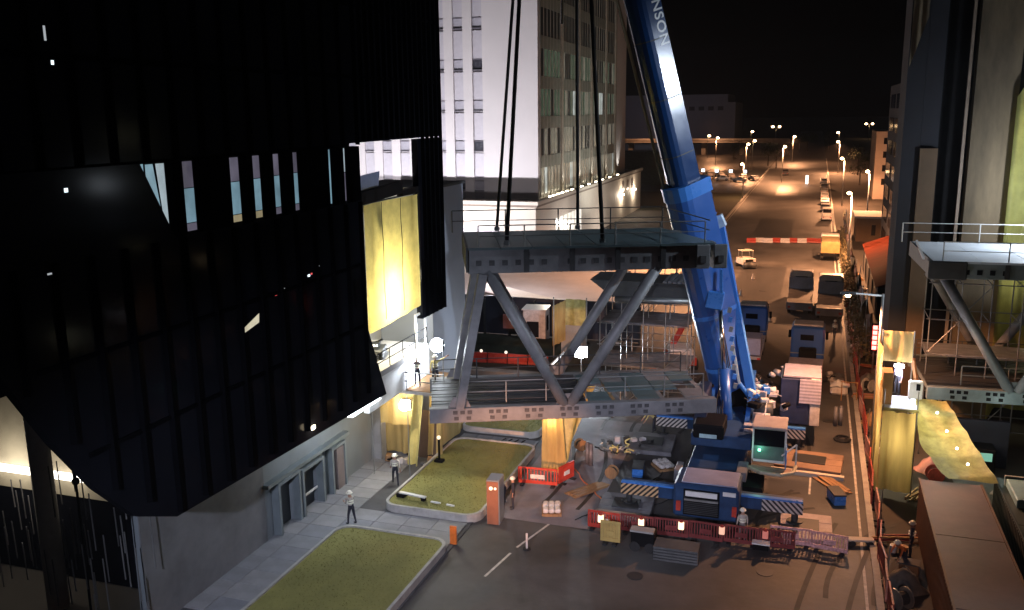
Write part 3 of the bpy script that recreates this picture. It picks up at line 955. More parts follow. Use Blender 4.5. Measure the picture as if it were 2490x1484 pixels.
# wrapped scaffold behind, pipes, third floodlight
t = thing("wrapped_tower", "small scaffold hoist wrapped in torn pale yellow sheet beyond the bridge", "scaffold", (-18.6, 70, 0))
cloth("sheet", lambda u, v: (-20.0 + u * 1.0, 70.0 + u * .4, 4.4 - v * 3.4 + .5 * u), 8, 12, yellow_net, t, amp=.12, seed=21)
cloth("sheet", lambda u, v: (-19.0 + u * 1.7, 70.4, 5.0 - v * 2.2), 8, 12, olive_net, t, amp=.12, seed=22)
MB().bx(-19.4, -17.6, 70.5, 72, 0, 3.2).build("box_body", conc, t, world=True)
MB().tube((-19.9, 70, 0), (-19.9, 70, 5.2), .05).tube((-17.2, 70.3, 0), (-17.2, 70.3, 5.2), .05).build("pole", galv, t, world=True)
pb = thing("pipe_bundle", "bundle of pale tubes propped up left of the far floodlight", "pipes", (-18.6, 64, 0))
for k in range(5):
    MB().tube((-.6 + .24 * k, -1.6, .35 + .2 * (k % 2)), (.5 + .24 * k, 1.8, 1.5 + .2 * (k % 2)), .1, 8).build("pipe", [cream_wall, white_metal][k % 2], pb, smooth=True)
flood("floodlight", "dazzling white floodlight beyond the bridge's V-shaped struts", (-16.3, 65.0, 2.1), (-14, 50, 3), 2600, COLD, mast=1.9, size=(1.0, .2, .9), angle=110, globe=.42)
light("far_flood_spill", (-16.2, 64.4, 2.6), 350, COLD, radius=.3)


# ------------------------------------------------------------ scaffold tower with grey platform
def scaffold(name, label, x0, x1, y0, y1, h, nx, ny, lifts, mtl=galv, r=.035, deck=None, seed=0):
    t = thing(name, label, "scaffold", ((x0 + x1) / 2, (y0 + y1) / 2, 0))
    rr = random.Random(seed)
    xs = [x0 + (x1 - x0) * i / nx for i in range(nx + 1)]
    ys = [y0 + (y1 - y0) * i / ny for i in range(ny + 1)]
    for x in xs:
        for y in ys:
            MB().tube((x, y, 0), (x, y, h), r, 6).build("standard", mtl, t, world=True)
    for k in range(1, lifts + 1):
        z = h * k / lifts - .3
        for y in ys:
            MB().tube((x0 - .2, y, z), (x1 + .2, y, z), r * .9, 6).build("ledger", mtl, t, world=True)
        for x in xs:
            MB().tube((x, y0, z - .06), (x, y1, z - .06), r * .9, 6).build("transom", mtl, t, world=True)
        if deck and k in deck:
            n = max(2, int((y1 - y0) / .6))
            for j in range(n):
                MB().bx(x0, x1, y0 + j * (y1 - y0) / n + .02, y0 + (j + 1) * (y1 - y0) / n - .02, z + .05, z + .1).build("deck_board", steel_plate, t, world=True)
        i = k % nx if nx > 1 else 0
        MB().tube((xs[i], y0 - .05, z - h / lifts + .2), (xs[min(i + 1, nx)], y0 - .05, z), r * .8, 5).build("brace", mtl, t, world=True)
    return t


scaffold("scaffold_tower", "tall tube scaffold with grey platforms standing beyond the right half of the bridge", -13.6, -7.6, 59.5, 63.5, 7.6, 4, 2, 5, deck=(2, 4), seed=2)
gp = thing("formwork_platform", "dark steel formwork platform with a tapered end on top of the scaffold", "platform", (-10.7, 61, 7.7))
MB().prism([(-14.2, 58.9, 8.9), (-7.4, 58.9, 8.9), (-7.4, 58.9, 7.75), (-12.6, 58.9, 7.75), (-13.4, 58.9, 8.3)], (0, 3.2, 0)).build("steel_box", steel_d, gp, world=True, bevel=.03)
MB().tube((-12.4, 58.7, 7.65), (-7.0, 58.7, 7.75), .2, 10).build("edge_pipe", galv, gp, world=True, smooth=True)
for k in range(6):
    MB().bx(-9.2 + k * .32, -8.95 + k * .32, 58.6, 62, 8.92, 9.02 + .05 * (k % 2)).build("plank", steel_plate, gp, world=True)
lr = MB()
for k in range(4):
    lr.tube((-13.8 + 2.1 * k, 62, 8.9), (-13.8 + 2.1 * k, 62, 9.9), .03, 5)
lr.tube((-13.8, 62, 9.9), (-7.5, 62, 9.9), .03, 5).build("guard_rail", galv, gp, world=True)
# access ladder leaning, red equipment
t = thing("red_boom_lift", "red and orange boom lift parked between the scaffold and the crane", "lift", (-9.6, 70.5, 0), .3)
MB().bx(-1.1, 1.1, -1.6, 1.4, .45, 1.1).build("chassis", redp, t, bevel=.05)
MB().bx(-.9, .9, -1.2, 1.0, 1.1, 1.7).build("turret", whitep, t, bevel=.08)
for x in (-1.1, 1.1):
    for y in (-1.1, .9):
        MB().tube((x - .15, y, .42), (x + .15, y, .42), .42, 14).build("wheel", rubber, t)
MB().bar((-.5, .8, 1.4), (.6, -.6, 4.4), .3, .35).build("lower_boom", redp, t)
MB().bar((.6, -.6, 4.4), (1.6, -1.5, 5.3), .26, .3).build("upper_boom", orangep, t)
bk = MB()
for a, c in (((1.2, -2.2), (2.3, -2.2)), ((2.3, -2.2), (2.3, -1.3)), ((2.3, -1.3), (1.2, -1.3)), ((1.2, -1.3), (1.2, -2.2))):
    for z in (4.6, 5.1, 5.6):
        bk.tube((*a, z), (*c, z), .035, 5)
    bk.tube((*a, 4.6), (*a, 5.6), .035, 5)
bk.bx(1.2, 2.3, -2.2, -1.3, 4.55, 4.6).build("basket", whitep, t)
t = thing("tool_pile", "pile of red crates and white bags below the boom lift", "pile", (-10.0, 66.6, 0))
r = random.Random(8)
for k in range(12):
    MB().box((r.uniform(-1.3, 1.3), r.uniform(-.9, .9), r.uniform(.2, .9)), (r.uniform(.3, .8), r.uniform(.3, .6), r.uniform(.3, .6)), rz=r.uniform(0, 3)).build("crate" if k % 3 else "bag", [redp, whitep, redp, orangep][k % 4], t, bevel=.04)


# ------------------------------------------------------------ BRIDGES
def bridge(name, label, loc, rz, P, deck_mat, chord_mat, sq_mat):
    t = thing(name, label, "bridge segment", loc, rz)
    L0, L1, T0, T1, W = P['bl'], P['br'], P['tl'], P['tr'], P['w']
    zb, zt, zd = P['zb'], P['zt'], P['zd']
    for w, rear in ((0, 0), (W, 1)):
        wy0, wy1 = (w, w + .45) if not rear else (w - .45, w)
        MB().bx(L0, L1, wy0, wy1, zb - .72, zb).build("bottom_chord", chord_mat, t, bevel=.02)
        MB().bx(T0, T1, wy0, wy1, zt, zd - .12).build("top_chord", chord_mat, t, bevel=.02)
        yc = (wy0 + wy1) / 2
        for (x0, x1, kind) in P['diag']:
            if kind == 'post':
                MB().bar((x0, yc, zt), (x1, yc, zb), .42, .85, up=(0, 1, 0)).build("end_post", chord_mat, t, bevel=.02)
            elif kind == 'down':
                MB().tube((x0, yc, zt + .1), (x1, yc, zb - .05), .27, 14).build("diagonal_strut", steel_g, t, smooth=True)
            else:
                MB().tube((x0, yc, zb - .05), (x1, yc, zt + .1), .27, 14).build("diagonal_strut", steel_g, t, smooth=True)
        for xn in P['nodes']:
            MB().prism([(xn - .55, yc, zb), (xn + .55, yc, zb), (xn + .32, yc, zb + .5), (xn - .32, yc, zb + .5)], (0, .05, 0)).build("gusset", steel_g, t)
    # front fascia details
    pl = MB().bx(-.13, .13, -.02, 0, -.13, .13).mesh("bolt_plate", sq_mat)
    n = int((T1 - T0) / .62)
    for k in range(n):
        if k % 4 == 2 and k % 3 == 0:
            continue
        piece("bolt_plate", pl, t, (T0 + .5 + k * .62, -.004, (zt + zd) / 2 - .12))
    for k in range(4):
        x = T0 + 1.0 + (k + .8) * (T1 - T0 - 2) / 4.4
        MB().bx(x - .12, x + .12, -.10, -.025, zt + .05, zd - .1).build("stiffener", steel_d, t)
    for k in range(P.get('groups', 7)):
        x = L0 + 1.6 + k * (L1 - L0 - 2) / P.get('groups', 7)
        for dx, dz in ((-.35, -.2), (0, -.2), (.35, -.2), (-.3, -.5), (.3, -.5)):
            piece("bolt_plate", pl, t, (x + dx, -.004, zb + dz), scale=(.85, 1, .7))
    # deck: plates
    nd = 7
    for k in range(nd):
        a, c = T0 + (P['tdr'] - T0) * k / nd, T0 + (P['tdr'] - T0) * (k + 1) / nd
        MB().bx(a + .012, c - .012, -.18, W + .18, zd - .115, zd + (.0 if k % 2 else .006)).build("deck_plate", deck_mat, t)
    MB().prism([(P['tdr'] + .01, -.18, zd - .115), (T1 + .1, -.18, zd - .115), (T1 + .1, .5, zd - .115), (P['tdr'] + .01, W + .18, zd - .115)], (0, 0, .112)).build("deck_plate", deck_mat, t)
    MB().bx(T0 - .1, T0 - .01, -.2, W + .2, zt + .1, zd + .02).build("end_beam", steel_d, t)
    MB().bx(T1 + .12, T1 + .25, -.1, .6, zt, zd).build("end_bracket", steel_g, t)
    for k in range(2):
        MB().bx(T1 - .75 + .85 * k, T1 - .1 + .85 * k, -.3, -.12, zt + .02, zd - .08).build("end_bracket", steel_g, t, bevel=.03)
        MB().bx(T1 - .56 + .85 * k, T1 - .29 + .85 * k, -.34, -.303, zt + .3, zt + .65).build("bracket_plate", sq_mat, t)
    # cross beams
    for x in [L0 + .3 + k * (L1 - L0 - .6) / 6 for k in range(7)]:
        MB().bx(x - .12, x + .12, .46, W - .46, zb - .5, zb - .1).build("cross_beam", chord_mat, t)
    for x in [T0 + .4 + k * (T1 - T0 - .8) / 6 for k in range(7)]:
        MB().bx(x - .1, x + .1, .46, W - .46, zt + .1, zd - .13).build("cross_beam", steel_d, t)
    # lower floor
    for k in range(P['boards']):
        y0 = .5 + k * (W - 1) / P['boards']
        MB().bx(L0 + .1, P['lsplit'], y0, y0 + (W - 1) / P['boards'] - .03, zb - .09, zb - .03 + .02 * (k % 3)).build("floor_board", boardm, t)
    r = random.Random(3)
    for i in range(5):
        for j in range(3):
            if (i, j) in ((1, 0), (3, 0), (4, 1), (0, 1)):
                continue
            x0 = P['lsplit'] + .1 + i * (L1 - P['lsplit'] - .3) / 5
            y0 = .55 + j * (W - 1.1) / 3
            MB().bx(x0, x0 + (L1 - P['lsplit'] - .3) / 5 - .06, y0, y0 + (W - 1.1) / 3 - .06, zb - .09, zb - .04 + r.uniform(0, .05)).build("floor_plate", deckm if r.random() < .7 else steel_g, t)

    def rail(par, x0, x1, y, z, n, h, m, name="handrail"):
        q = MB()
        for k in range(n):
            x = x0 + (x1 - x0) * k / (n - 1)
            q.tube((x, y, z), (x, y, z + h), .035, 6)
        q.tube((x0, y, z + h), (x1, y, z + h), .03, 6).tube((x0, y, z + h * .52), (x1, y, z + h * .52), .024, 6)
        q.build(name, m, par)
    rm = P.get('railm', galv)
    rail(t, T0 + .5, T1 - .3, -.05, zd, 6, 1.02, rm)
    rail(t, T0 - .6, P['tdr'], W, zd, 5, 1.15, steel_d if rm is galv else rm)
    MB().tube((P['tdr'], W, zd + 1.15), (T1, .2, zd + 1.02), .03, 6).tube((P['tdr'], W, zd + .6), (T1, .2, zd + .55), .024, 6).build("handrail", rm, t)
    rail(t, L0 + 1.8, L1 - .5, .75, zb, 7, 1.1, galv)
    rail(t, L0 + .3, L1 - .5, W - .6, zb, 7, 1.1, steel_d)
    return t


seg = bridge("bridge_segment", "grey steel truss bridge segment hanging from four slings above the plaza", (-15.78, 38.85, 0), radians(23.32),
             dict(bl=-1.47, br=12.75, tl=.55, tr=12.15, w=5.6, zb=6.0, zt=12.6, zd=13.85, tdr=11.2,
                  diag=[(1.25, .0, 'post'), (1.45, 5.15, 'down'), (5.45, 9.65, 'up')], nodes=[0.0, 5.3], boards=12, lsplit=6.3),
             deckm, steel_g, mat('bolt_dark', (.05, .05, .055), .6, var=.5, scale=4))
seg2 = bridge("bridge_stub", "fixed bridge end with white deck and rails beside the dark tower on the right", (5.85, 52.6, 0), radians(3.0),
              dict(bl=.6, br=17, tl=0.3, tr=17, w=7.2, zb=4.95, zt=11.05, zd=12.0, tdr=16.9,
                   diag=[(.95, 4.75, 'down'), (5.1, 8.9, 'up'), (9.2, 13, 'down')], nodes=[4.9], boards=12, lsplit=8, groups=8, railm=white_metal),
              deckw, mat("stub_chord", (.13, .155, .16), .5, var=.3, scale=1), black_metal)
# open struts and a bearing on the stub's left end
MB().bx(.1, 2.0, -.25, .6, 11.0, 12.0).build("bearing_box", steel_d, seg2, bevel=.05)
MB().bar((-.1, .3, 12.05), (.5, 6.9, 12.1), .12, .12).build("end_stop", white_metal, seg2)

# slings: hang from the hook high above, to lugs on the deck
HOOK = Vector((-12.45, 44.35, 40.0))


def seg_pt(u, w, z):
    return Matrix.Translation((-15.78, 38.85, 0)) @ Matrix.Rotation(radians(23.32), 4, 'Z') @ Vector((u, w, z))


ln = [("front left", 2.4, .15), ("front right", 6.95, .15), ("rear left", 2.3, 5.45), ("rear right", 6.6, 5.45)]
for k, (w_, u, w) in enumerate(ln):
    p = seg_pt(u, w, 13.9)
    t = thing("lifting_sling", "black lifting sling running down to the %s of the bridge deck" % w_, "sling", tuple(p), 0, "slings holding the bridge segment")
    q = HOOK + Vector(((-.9 if 'left' in w_ else .9), 0, 0))
    MB().tube(p + Vector((0, 0, .25)), q, .10 if 'front' in w_ else .085, 8).build("rope", rubber, t, world=True, smooth=True)
    MB().tube(p + Vector((-.12, 0, .12)), p + Vector((.12, 0, .12)), .12, 8).build("shackle", galv, t, world=True)
hk = thing("hook_block", "hook block with lifting beam that the four slings hang from", "hook block", tuple(HOOK))
MB().box((0, 0, 0), (2.4, .4, .35)).build("lifting_beam", blue, hk, bevel=.03)
MB().box((0, 0, 1.2), (.7, .5, 1.4)).build("sheave_box", blue, hk, bevel=.1)
tag(MB().tube((-12.2, 44.5, 24.2), (-12.1, 44.5, 40), .07, 8).build("tag_line_pipe", chrome), "short pale hose hanging between the black slings at the top edge", "hose")

# ------------------------------------------------------------ MOBILE CRANE
cr = thing("mobile_crane", "huge blue mobile crane with raised telescopic boom and outriggers spread on the road", "crane", (-3.4, 50, 0))
B0 = Vector((-3.15, 54.1, 1.2))
B1 = Vector((-9.4, 47.6, 27.0))


def solve_boom():
    # the boom runs from its foot up towards the load: direction fixed by foot and tip above the load
    return (Vector((-13.45, 43.4, 45.2)) - Vector((-3.75, 53.7, 1.5))).normalized()


bd = solve_boom()
foot = Vector((-3.75, 53.7, 1.5))
lean = Vector((bd.x, bd.y, 0)).normalized()
wax = Vector((-lean.y, lean.x, 0))
if wax.x < 0:
    wax = -wax
dax = wax.cross(bd).normalized()
if dax.dot(lean) < 0:
    dax = -dax          # dax points to the underside


def boom_sec(a, c, w, d, name, m, flange=0.0):
    pts = []
    for x, y in ((-w / 2, -d * .5), (w / 2, -d * .5), (w / 2, d * .08)):
        pts.append((x, y))
    n = 9
    for k in range(1, n):
        t = pi * k / n
        pts.append((w / 2 * cos(t), d * .08 + d * .42 * sin(t)))
    pts.append((-w / 2, d * .08))
    P, Q = foot + bd * a, foot + bd * c
    ring0 = [P + wax * x + dax * y for x, y in pts]
    mb = MB().prism(ring0, Q - P)
    o = mb.build(name, m, cr, world=True)
    return o


boom_sec(1.2, 14.9, 1.75, 2.3, "boom_base_section", blue)
boom_sec(14.6, 15.4, 1.95, 2.45, "boom_collar", blue_l)
for _k in range(6):
    boom_sec(17 + 3.1 * _k, 17.06 + 3.1 * _k, 1.36, 1.64, "weld_seam", steel_d)
for _k in range(3):
    boom_sec(4 + 3.4 * _k, 4.25 + 3.4 * _k, 1.79, 2.36, "stiffening_band", blue_l)
boom_sec(15.0, 34, 1.34, 1.62, "boom_section", boomm)
boom_sec(33.5, 34.2, 1.5, 1.86, "boom_collar", blue)
boom_sec(34, 44.6, 1.2, 1.5, "boom_section", boomm)
boom_sec(0.2, 2.6, 1.9, 2.1, "boom_foot", black_metal)
# lettering on the right side of the boom
cu = bpy.data.curves.new("lettering", 'FONT')
cu.body = "ANSON"
cu.size = .78
cu.extrude = .006
cu.space_character = 1.12
cu.offset = .012
tmp = bpy.data.objects.new("lettering_src", cu)
COL.objects.link(tmp)
dg = bpy.context.evaluated_depsgraph_get()
me = bpy.data.meshes.new_from_object(tmp.evaluated_get(dg))
bpy.data.objects.remove(tmp)
me.name = "lettering"
me.materials.clear()
me.materials.append(mat("lettering_white", (.8, .82, .85), .4, var=.03))
X_, Y_ = -bd, -dax      # text runs down the boom, letter tops to the boom's back
Z_ = X_.cross(Y_)
if Z_.dot(wax) < 0:
    Y_ = -Y_
    Z_ = X_.cross(Y_)
org = foot + bd * 25.7 + wax * (.67 + .006) + Y_ * .22
MT = Matrix(((X_.x, Y_.x, Z_.x, org.x), (X_.y, Y_.y, Z_.y, org.y), (X_.z, Y_.z, Z_.z, org.z), (0, 0, 0, 1)))
me.transform(Matrix.Translation(cr.location).inverted() @ MT)
lo = bpy.data.objects.new("lettering", me)
COL.objects.link(lo)
lo.parent = cr
# steel ropes and guide rail along the underside of the upper boom
ro = MB()
ro.tube(foot + bd * 15.4 + dax * 1.0 - wax * .3, foot + bd * 44 + dax * 1.3 - wax * .3, .085, 6)
ro.build("hoist_guide", mat("tan_rope", (.42, .36, .24), .5), cr, world=True)
# winch and bracket at the collar
MB().tube((-6.7, 51.5, 15.0), (-5.75, 51.8, 15.0), .42, 18).build("winch_drum", black_metal, cr, world=True, smooth=True)
MB().tube((-5.75, 51.8, 15.0), (-5.55, 51.86, 15.0), .5, 20).build("drum_flange", mat("drum_flange_grey", (.30, .34, .38), .4), cr, world=True)
MB().prism([(-6.5, 51.3, 14.1), (-5.2, 51.7, 14.4), (-5.5, 51.6, 13.4), (-6.4, 51.3, 12.2)], (0, .35, 0)).build("winch_bracket", blue_l, cr, world=True)
MB().bar((-6.15, 51.9, 14.3), (-5.35, 52.1, 10.6), .5, .5).build("stay_arm", blue, cr, world=True)
lad = MB()
lad.tube((-5.6, 51.4, 13.2), (-5.5, 51.4, 11.2), .04, 5).tube((-5.1, 51.5, 13.2), (-5.0, 51.5, 11.2), .04, 5)
for k in range(5):
    lad.tube((-5.6, 51.4, 11.3 + .45 * k), (-5.05, 51.5, 11.3 + .45 * k), .03, 5)
lad.build("ladder", galv, cr, world=True)
# superlift masts folded along the boom's right side
MB().bar((-5.15, 52.5, 14.0), (-2.85, 52.5, 3.6), .52, .6, up=(0, 1, 0)).build("superlift_mast", blue_l, cr, world=True, bevel=.04)
MB().bar((-5.35, 53.3, 13.8), (-3.5, 53.3, 4.2), .3, .4, up=(0, 1, 0)).build("superlift_mast", blue_l, cr, world=True, bevel=.03)
MB().bar((-4.75, 52.2, 10.2), (-3.6, 52.2, 4.4), .14, .2, up=(0, 1, 0)).build("guide_tube", white_metal, cr, world=True)
MB().bar((-5.25, 52.3, 14.15), (-4.95, 52.3, 13.5), .62, .62, up=(0, 1, 0)).build("mast_head", mat("mast_head_pale", (.5, .62, .75), .3), cr, world=True, bevel=.04)
MB().tube((-3.6, 52.2, 4.4), (-2.8, 52.3, 3.4), .14, 10).tube((-2.9, 52.3, 3.4), (-2.5, 52.3, 3.8), .14, 10).build("mast_foot", blue_l, cr, world=True)
MB().tube((-5.3, 51.8, 4.2), (-5.3, 51.8, 4.3), .3).build("hose_reel", black_metal, cr, world=True)
# luffing cylinder
MB().tube((-4.75, 50.95, 9.2), (-4.35, 50.5, 5.6), .13, 14).build("luffing_rod", chrome, cr, world=True, smooth=True)
MB().tube((-4.36, 50.52, 5.7), (-3.95, 50.0, 1.9), .31, 16).build("luffing_cylinder", blue, cr, world=True, smooth=True)
MB().box((-5.05, 51.0, 9.55), (.95, .5, 1.0), rz=.1, ry=.15).build("rod_bracket", blue_l, cr, world=True, bevel=.05)
MB().bar((-4.75, 50.9, 11.3), (-4.7, 50.9, 9.9), .16, .2).build("rod_link", blue_l, cr, world=True)
for k in range(9):
    z = 9.0 - k * .55
    MB().box((-4.22 + k * .06, 51.0, z), (.22, .14, .3), ry=.2).build("hose_clamp", [galv, blue_l][k % 2], cr, world=True)
# superstructure
MB().bx(-5.7, -2.5, 47.2, 58.5, 2.2, 2.9).build("turntable_deck", blue_c, cr, world=True, bevel=.05)
MB().tube((-4.1, 52, 1.75), (-4.1, 52, 2.2), 1.4, 24).build("slew_ring", steel_d, cr, world=True)
MB().prism([(-5.2, 49.2, 2.9), (-5.2, 53.5, 2.9), (-5.2, 54.6, 4.6), (-5.2, 53.4, 4.6)], (.25, 0, 0)).prism([(-3.05, 49.2, 2.9), (-3.05, 53.5, 2.9), (-3.05, 54.6, 4.6), (-3.05, 53.4, 4.6)], (.25, 0, 0)).build("boom_cheek", blue, cr, world=True)
MB().bx(-5.65, -4.95, 47.6, 50.2, 2.92, 5.0).build("boom_cradle", mat("navy_dark", (.01, .016, .04), .4), cr, world=True, bevel=.08)
MB().bx(-5.5, -3.9, 46.4, 48.58, 2.92, 3.7).build("front_box", black_metal, cr, world=True, bevel=.08)
MB().bx(-5.15, -4.25, 46.34, 46.39, 3.0, 3.2).build("plate", mat("pale_cyan_plate", (.35, .5, .55), .4), cr, world=True)
# operator's cab
MB().bx(-2.35, -.75, 46.3, 48.2, 2.0, 2.15).bx(-2.35, -.75, 48.1, 48.2, 2.15, 3.75).build("cab_floor", white_metal, cr, world=True, bevel=.02)
cabr = MB().bx(-2.45, -.7, 46.3, 48.3, 3.78, 3.92).build("cab_roof", mat("cab_roof", (.32, .27, .27), .5), cr, world=True, bevel=.04)
MB().bx(-2.42, -2.34, 46.3, 46.4, 2.15, 3.78).bx(-.8, -.72, 46.3, 46.4, 2.15, 3.78).bx(-2.42, -2.34, 48.1, 48.2, 2.15, 3.78).bx(-.8, -.72, 47.9, 48.09, 2.15, 3.78).build("cab_pillar", white_metal, cr, world=True)
MB().bx(-2.33, -.81, 46.34, 46.36, 2.9, 3.76).build("windscreen", black_glass, cr, world=True)
MB().bx(-.76, -.74, 46.42, 47.88, 2.2, 3.76).build("side_window", black_glass, cr, world=True)
MB().bx(-2.33, -.81, 46.28, 46.33, 2.16, 2.9).build("front_panel", mat("cab_green_grey", (.10, .16, .14), .4), cr, world=True)
MB().bx(-2.1, -1.98, 46.22, 46.27, 2.62, 2.74).build("green_lamp", emit("green_glow", (.25, 1, .65), 6), cr, world=True)
light("green_lamp_light", (-2.0, 46.0, 2.8), 10, (.3, 1, .7))
MB().bx(-1.9, -1.6, 46.9, 47.3, 2.16, 2.9).build("seat", mat("cab_seat", (.25, .2, .2), .8), cr, world=True)
MB().bx(-.72, -.66, 45.6, 46.6, 2.0, 3.0).build("cab_door", mat("cab_door_blue", (.12, .25, .55), .4), cr, world=True)
pts = [(-2.6, 45.7, 1.9), (-1.9, 45.1, 1.9), (-.9, 45.0, 1.9), (-.3, 45.5, 1.9), (-.2, 46.4, 1.9)]
MB().path(pts, .1, 8).build("platform_rim", mat("beige_rim", (.42, .38, .28), .5), cr, world=True)
MB().prism([(-2.5, 46.2, 1.75), (-2.5, 45.7, 1.75), (-1.9, 45.2, 1.75), (-.9, 45.1, 1.75), (-.4, 45.6, 1.75), (-.4, 46.2, 1.75)], (0, 0, .08)).build("platform", mat("reddish_deck", (.28, .16, .13), .6), cr, world=True)
MB().tube((-.2, 46.4, 1.9), (-.2, 46.4, 3.1), .04).tube((-.2, 46.4, 3.1), (-.9, 45.9, 2.6), .045).build("grab_rail", white_metal, cr, world=True)
# carrier
MB().bx(-5.6, -2.8, 42.4, 61, .95, 1.75).build("carrier_frame", blue_c, cr, world=True, bevel=.05)
MB().bx(-5.75, -2.65, 41.4, 43.7, .65, 2.35).build("tail_box", blue_c, cr, world=True, bevel=.12)
MB().bx(-5.4, -2.75, 41.6, 43.5, 2.352, 2.42).build("tail_top", lilac, cr, world=True, bevel=.03)
MB().bx(-5.25, -3.55, 41.30, 41.38, .85, 2.15).build("tail_hatch", black_metal, cr, world=True)
MB().bx(-5.15, -3.65, 41.22, 41.29, 1.85, 2.1).bx(-3.4, -2.8, 41.33, 41.39, 2.0, 2.2).build("tail_bar", white_metal, cr, world=True)
MB().bx(-5.2, -3.6, 41.2, 41.28, 1.62, 1.72).build("bumper", galv, cr, world=True)
MB().bx(-6.1, -5.76, 43.9, 45.2, 1.4, 2.0).build("locker", steel_plate, cr, world=True, bevel=.03)
MB().bx(-3.0, -2.5, 43.8, 45.4, 1.8, 2.3).build("locker", steel_plate, cr, world=True, bevel=.03)
MB().bx(-3.0, -1.7, 43.9, 46.0, .7, 1.5).build("tank", black_metal, cr, world=True, bevel=.08)
for k in range(7):
    y = 45.2 + k * 2.15
    for x in (-5.55, -2.85):
        w = MB().tube((x - .28, y, .72), (x + .28, y, .72), .7, 20).build("wheel", rubber, cr, world=True)
        MB().tube((x + (.285 if x > -4 else -.285), y, .72), (x + (.30 if x > -4 else -.30), y, .72), .34, 14).build("rim", galv, w, world=True)


def outrigger(y, xl, xr, hl, hr):
    o = MB().bx(xl, -5.62, y - .36, y + .36, .85, 1.45).build("outrigger_beam", blue_c, cr, world=True, bevel=.02)
    o2 = MB().bx(-2.78, xr, y - .36, y + .36, .85, 1.45).build("outrigger_beam", blue_c, cr, world=True, bevel=.02)
    MB().bx(xl, -5.75, y - .39, y - .12, 1.452, 1.54).build("beam_lip", blue_l, o, world=True)
    MB().bx(-2.64, xr, y - .39, y - .12, 1.452, 1.54).build("beam_lip", blue_l, o2, world=True)
    MB().bx(xl - .02, xl + 1.9, y - .385, y - .363, .86, 1.44).build("hazard_panel", hl, o, world=True)
    MB().bx(xr - 1.9, xr + .02, y - .385, y - .363, .86, 1.44).build("hazard_panel", hr, o2, world=True)
    for x, oo in ((xl + .35, o), (xr - .35, o2)):
        MB().tube((x, y, .35), (x, y, .86), .16, 12).tube((x, y, .3), (x, y, .38), .38, 14).build("jack", steel_d, oo, world=True)


outrigger(43.2, -8.6, .25, haz_o, haz_w)
outrigger(53.9, -8.6, .2, haz_w2, haz_w)
# counterweight, engine deck and hoses
MB().bx(-1.35, .35, 54.6, 57.6, 1.4, 4.25).build("counterweight", mat("navy_block", (.02, .03, .08), .4), cr, world=True, bevel=.05)
MB().bx(.36, .95, 54.55, 57.6, 1.4, 4.3).build("counterweight_block", whitep, cr, world=True, bevel=.05)
MB().bx(-.25, .97, 54.49, 54.54, 2.8, 4.3).build("hatched_panel", chk, cr, world=True)
MB().bx(-1.2, .95, 54.7, 57.5, 4.31, 4.4).build("counterweight_top", chk, cr, world=True)
r = random.Random(12)
for k in range(34):
    x, y, z = r.uniform(-3.2, -.9), r.uniform(50.2, 57.5), r.uniform(2.95, 3.9)
    q = r.random()
    if q < .5:
        MB().box((x, y, z), (r.uniform(.2, .7), r.uniform(.2, .7), r.uniform(.15, .5)), rz=r.uniform(0, 3)).build("machine_box", [grey_mach, whitep, blue_l, grey_mach, black_metal][k % 5], cr, world=True, bevel=.03)
    elif q < .75:
        MB().tube((x, y, z), (x + r.uniform(-.6, .6), y + r.uniform(-.6, .6), z + r.uniform(-.1, .3)), r.uniform(.08, .2), 12).build("cylinder_tank", [grey_mach, white_metal, black_metal][k % 3], cr, world=True, smooth=True)
    else:
        p = [Vector((x, y, z))]
        for _ in range(6):
            p.append(p[-1] + Vector((r.uniform(-.4, .4), r.uniform(-.4, .4), r.uniform(-.2, .25))))
        MB().path(p, .035, 5).build("hydraulic_hose", rubber if k % 2 else grey_mach, cr, world=True)
MB().tube((-2.6, 49.4, 3.2), (-1.7, 49.4, 3.2), .45, 18).build("winch_drum", grey_mach, cr, world=True, smooth=True)
MB().tube((-2.6, 50.8, 3.3), (-1.6, 50.8, 3.3), .5, 18).build("winch_drum", steel_d, cr, world=True, smooth=True)
for k in range(4):
    MB().box((-2.75, 48.5 + .02 * k, 2.3 + .3 * k), (.5, .4, .06)).build("step", grey_mach, cr, world=True)

for k in range(7):
    MB().bx(-5.2, -3.6, 41.25, 41.29, .95 + k * .09, .99 + k * .09).build("hatch_louvre", steel_d, cr, world=True)
for x in (-5.6, -2.95):
    MB().bx(x, x + .22, 41.33, 41.39, 1.0, 1.5).build("tail_light", redp, cr, world=True)
MB().tube((-5.65, 43.8, 1.8), (-5.65, 46.2, 1.8), .04).build("side_hose", rubber, cr, world=True)
for k in range(5):
    MB().path([(-4.7 + .12 * k, 49.0, 2.95), (-4.75 + .1 * k, 50.4, 3.6 + .2 * k), (-4.5 + .1 * k, 51.5, 5.5), (-4.9, 51.6, 8 + .3 * k)], .035, 5).build("hydraulic_hose", rubber, cr, world=True)
hr_ = MB()
for y_ in (47.4, 48.6, 49.8, 51.0):
    hr_.tube((-1.95, y_, 2.9), (-1.95, y_, 3.9), .025, 5)
hr_.tube((-1.95, 48.4, 3.9), (-1.95, 51.0, 3.9), .025, 5).build("deck_rail", white_metal, cr, world=True)
MB().bx(-5.64, -5.61, 44.0, 44.9, 1.0, 1.35).build("rating_plate", white_metal, cr, world=True)

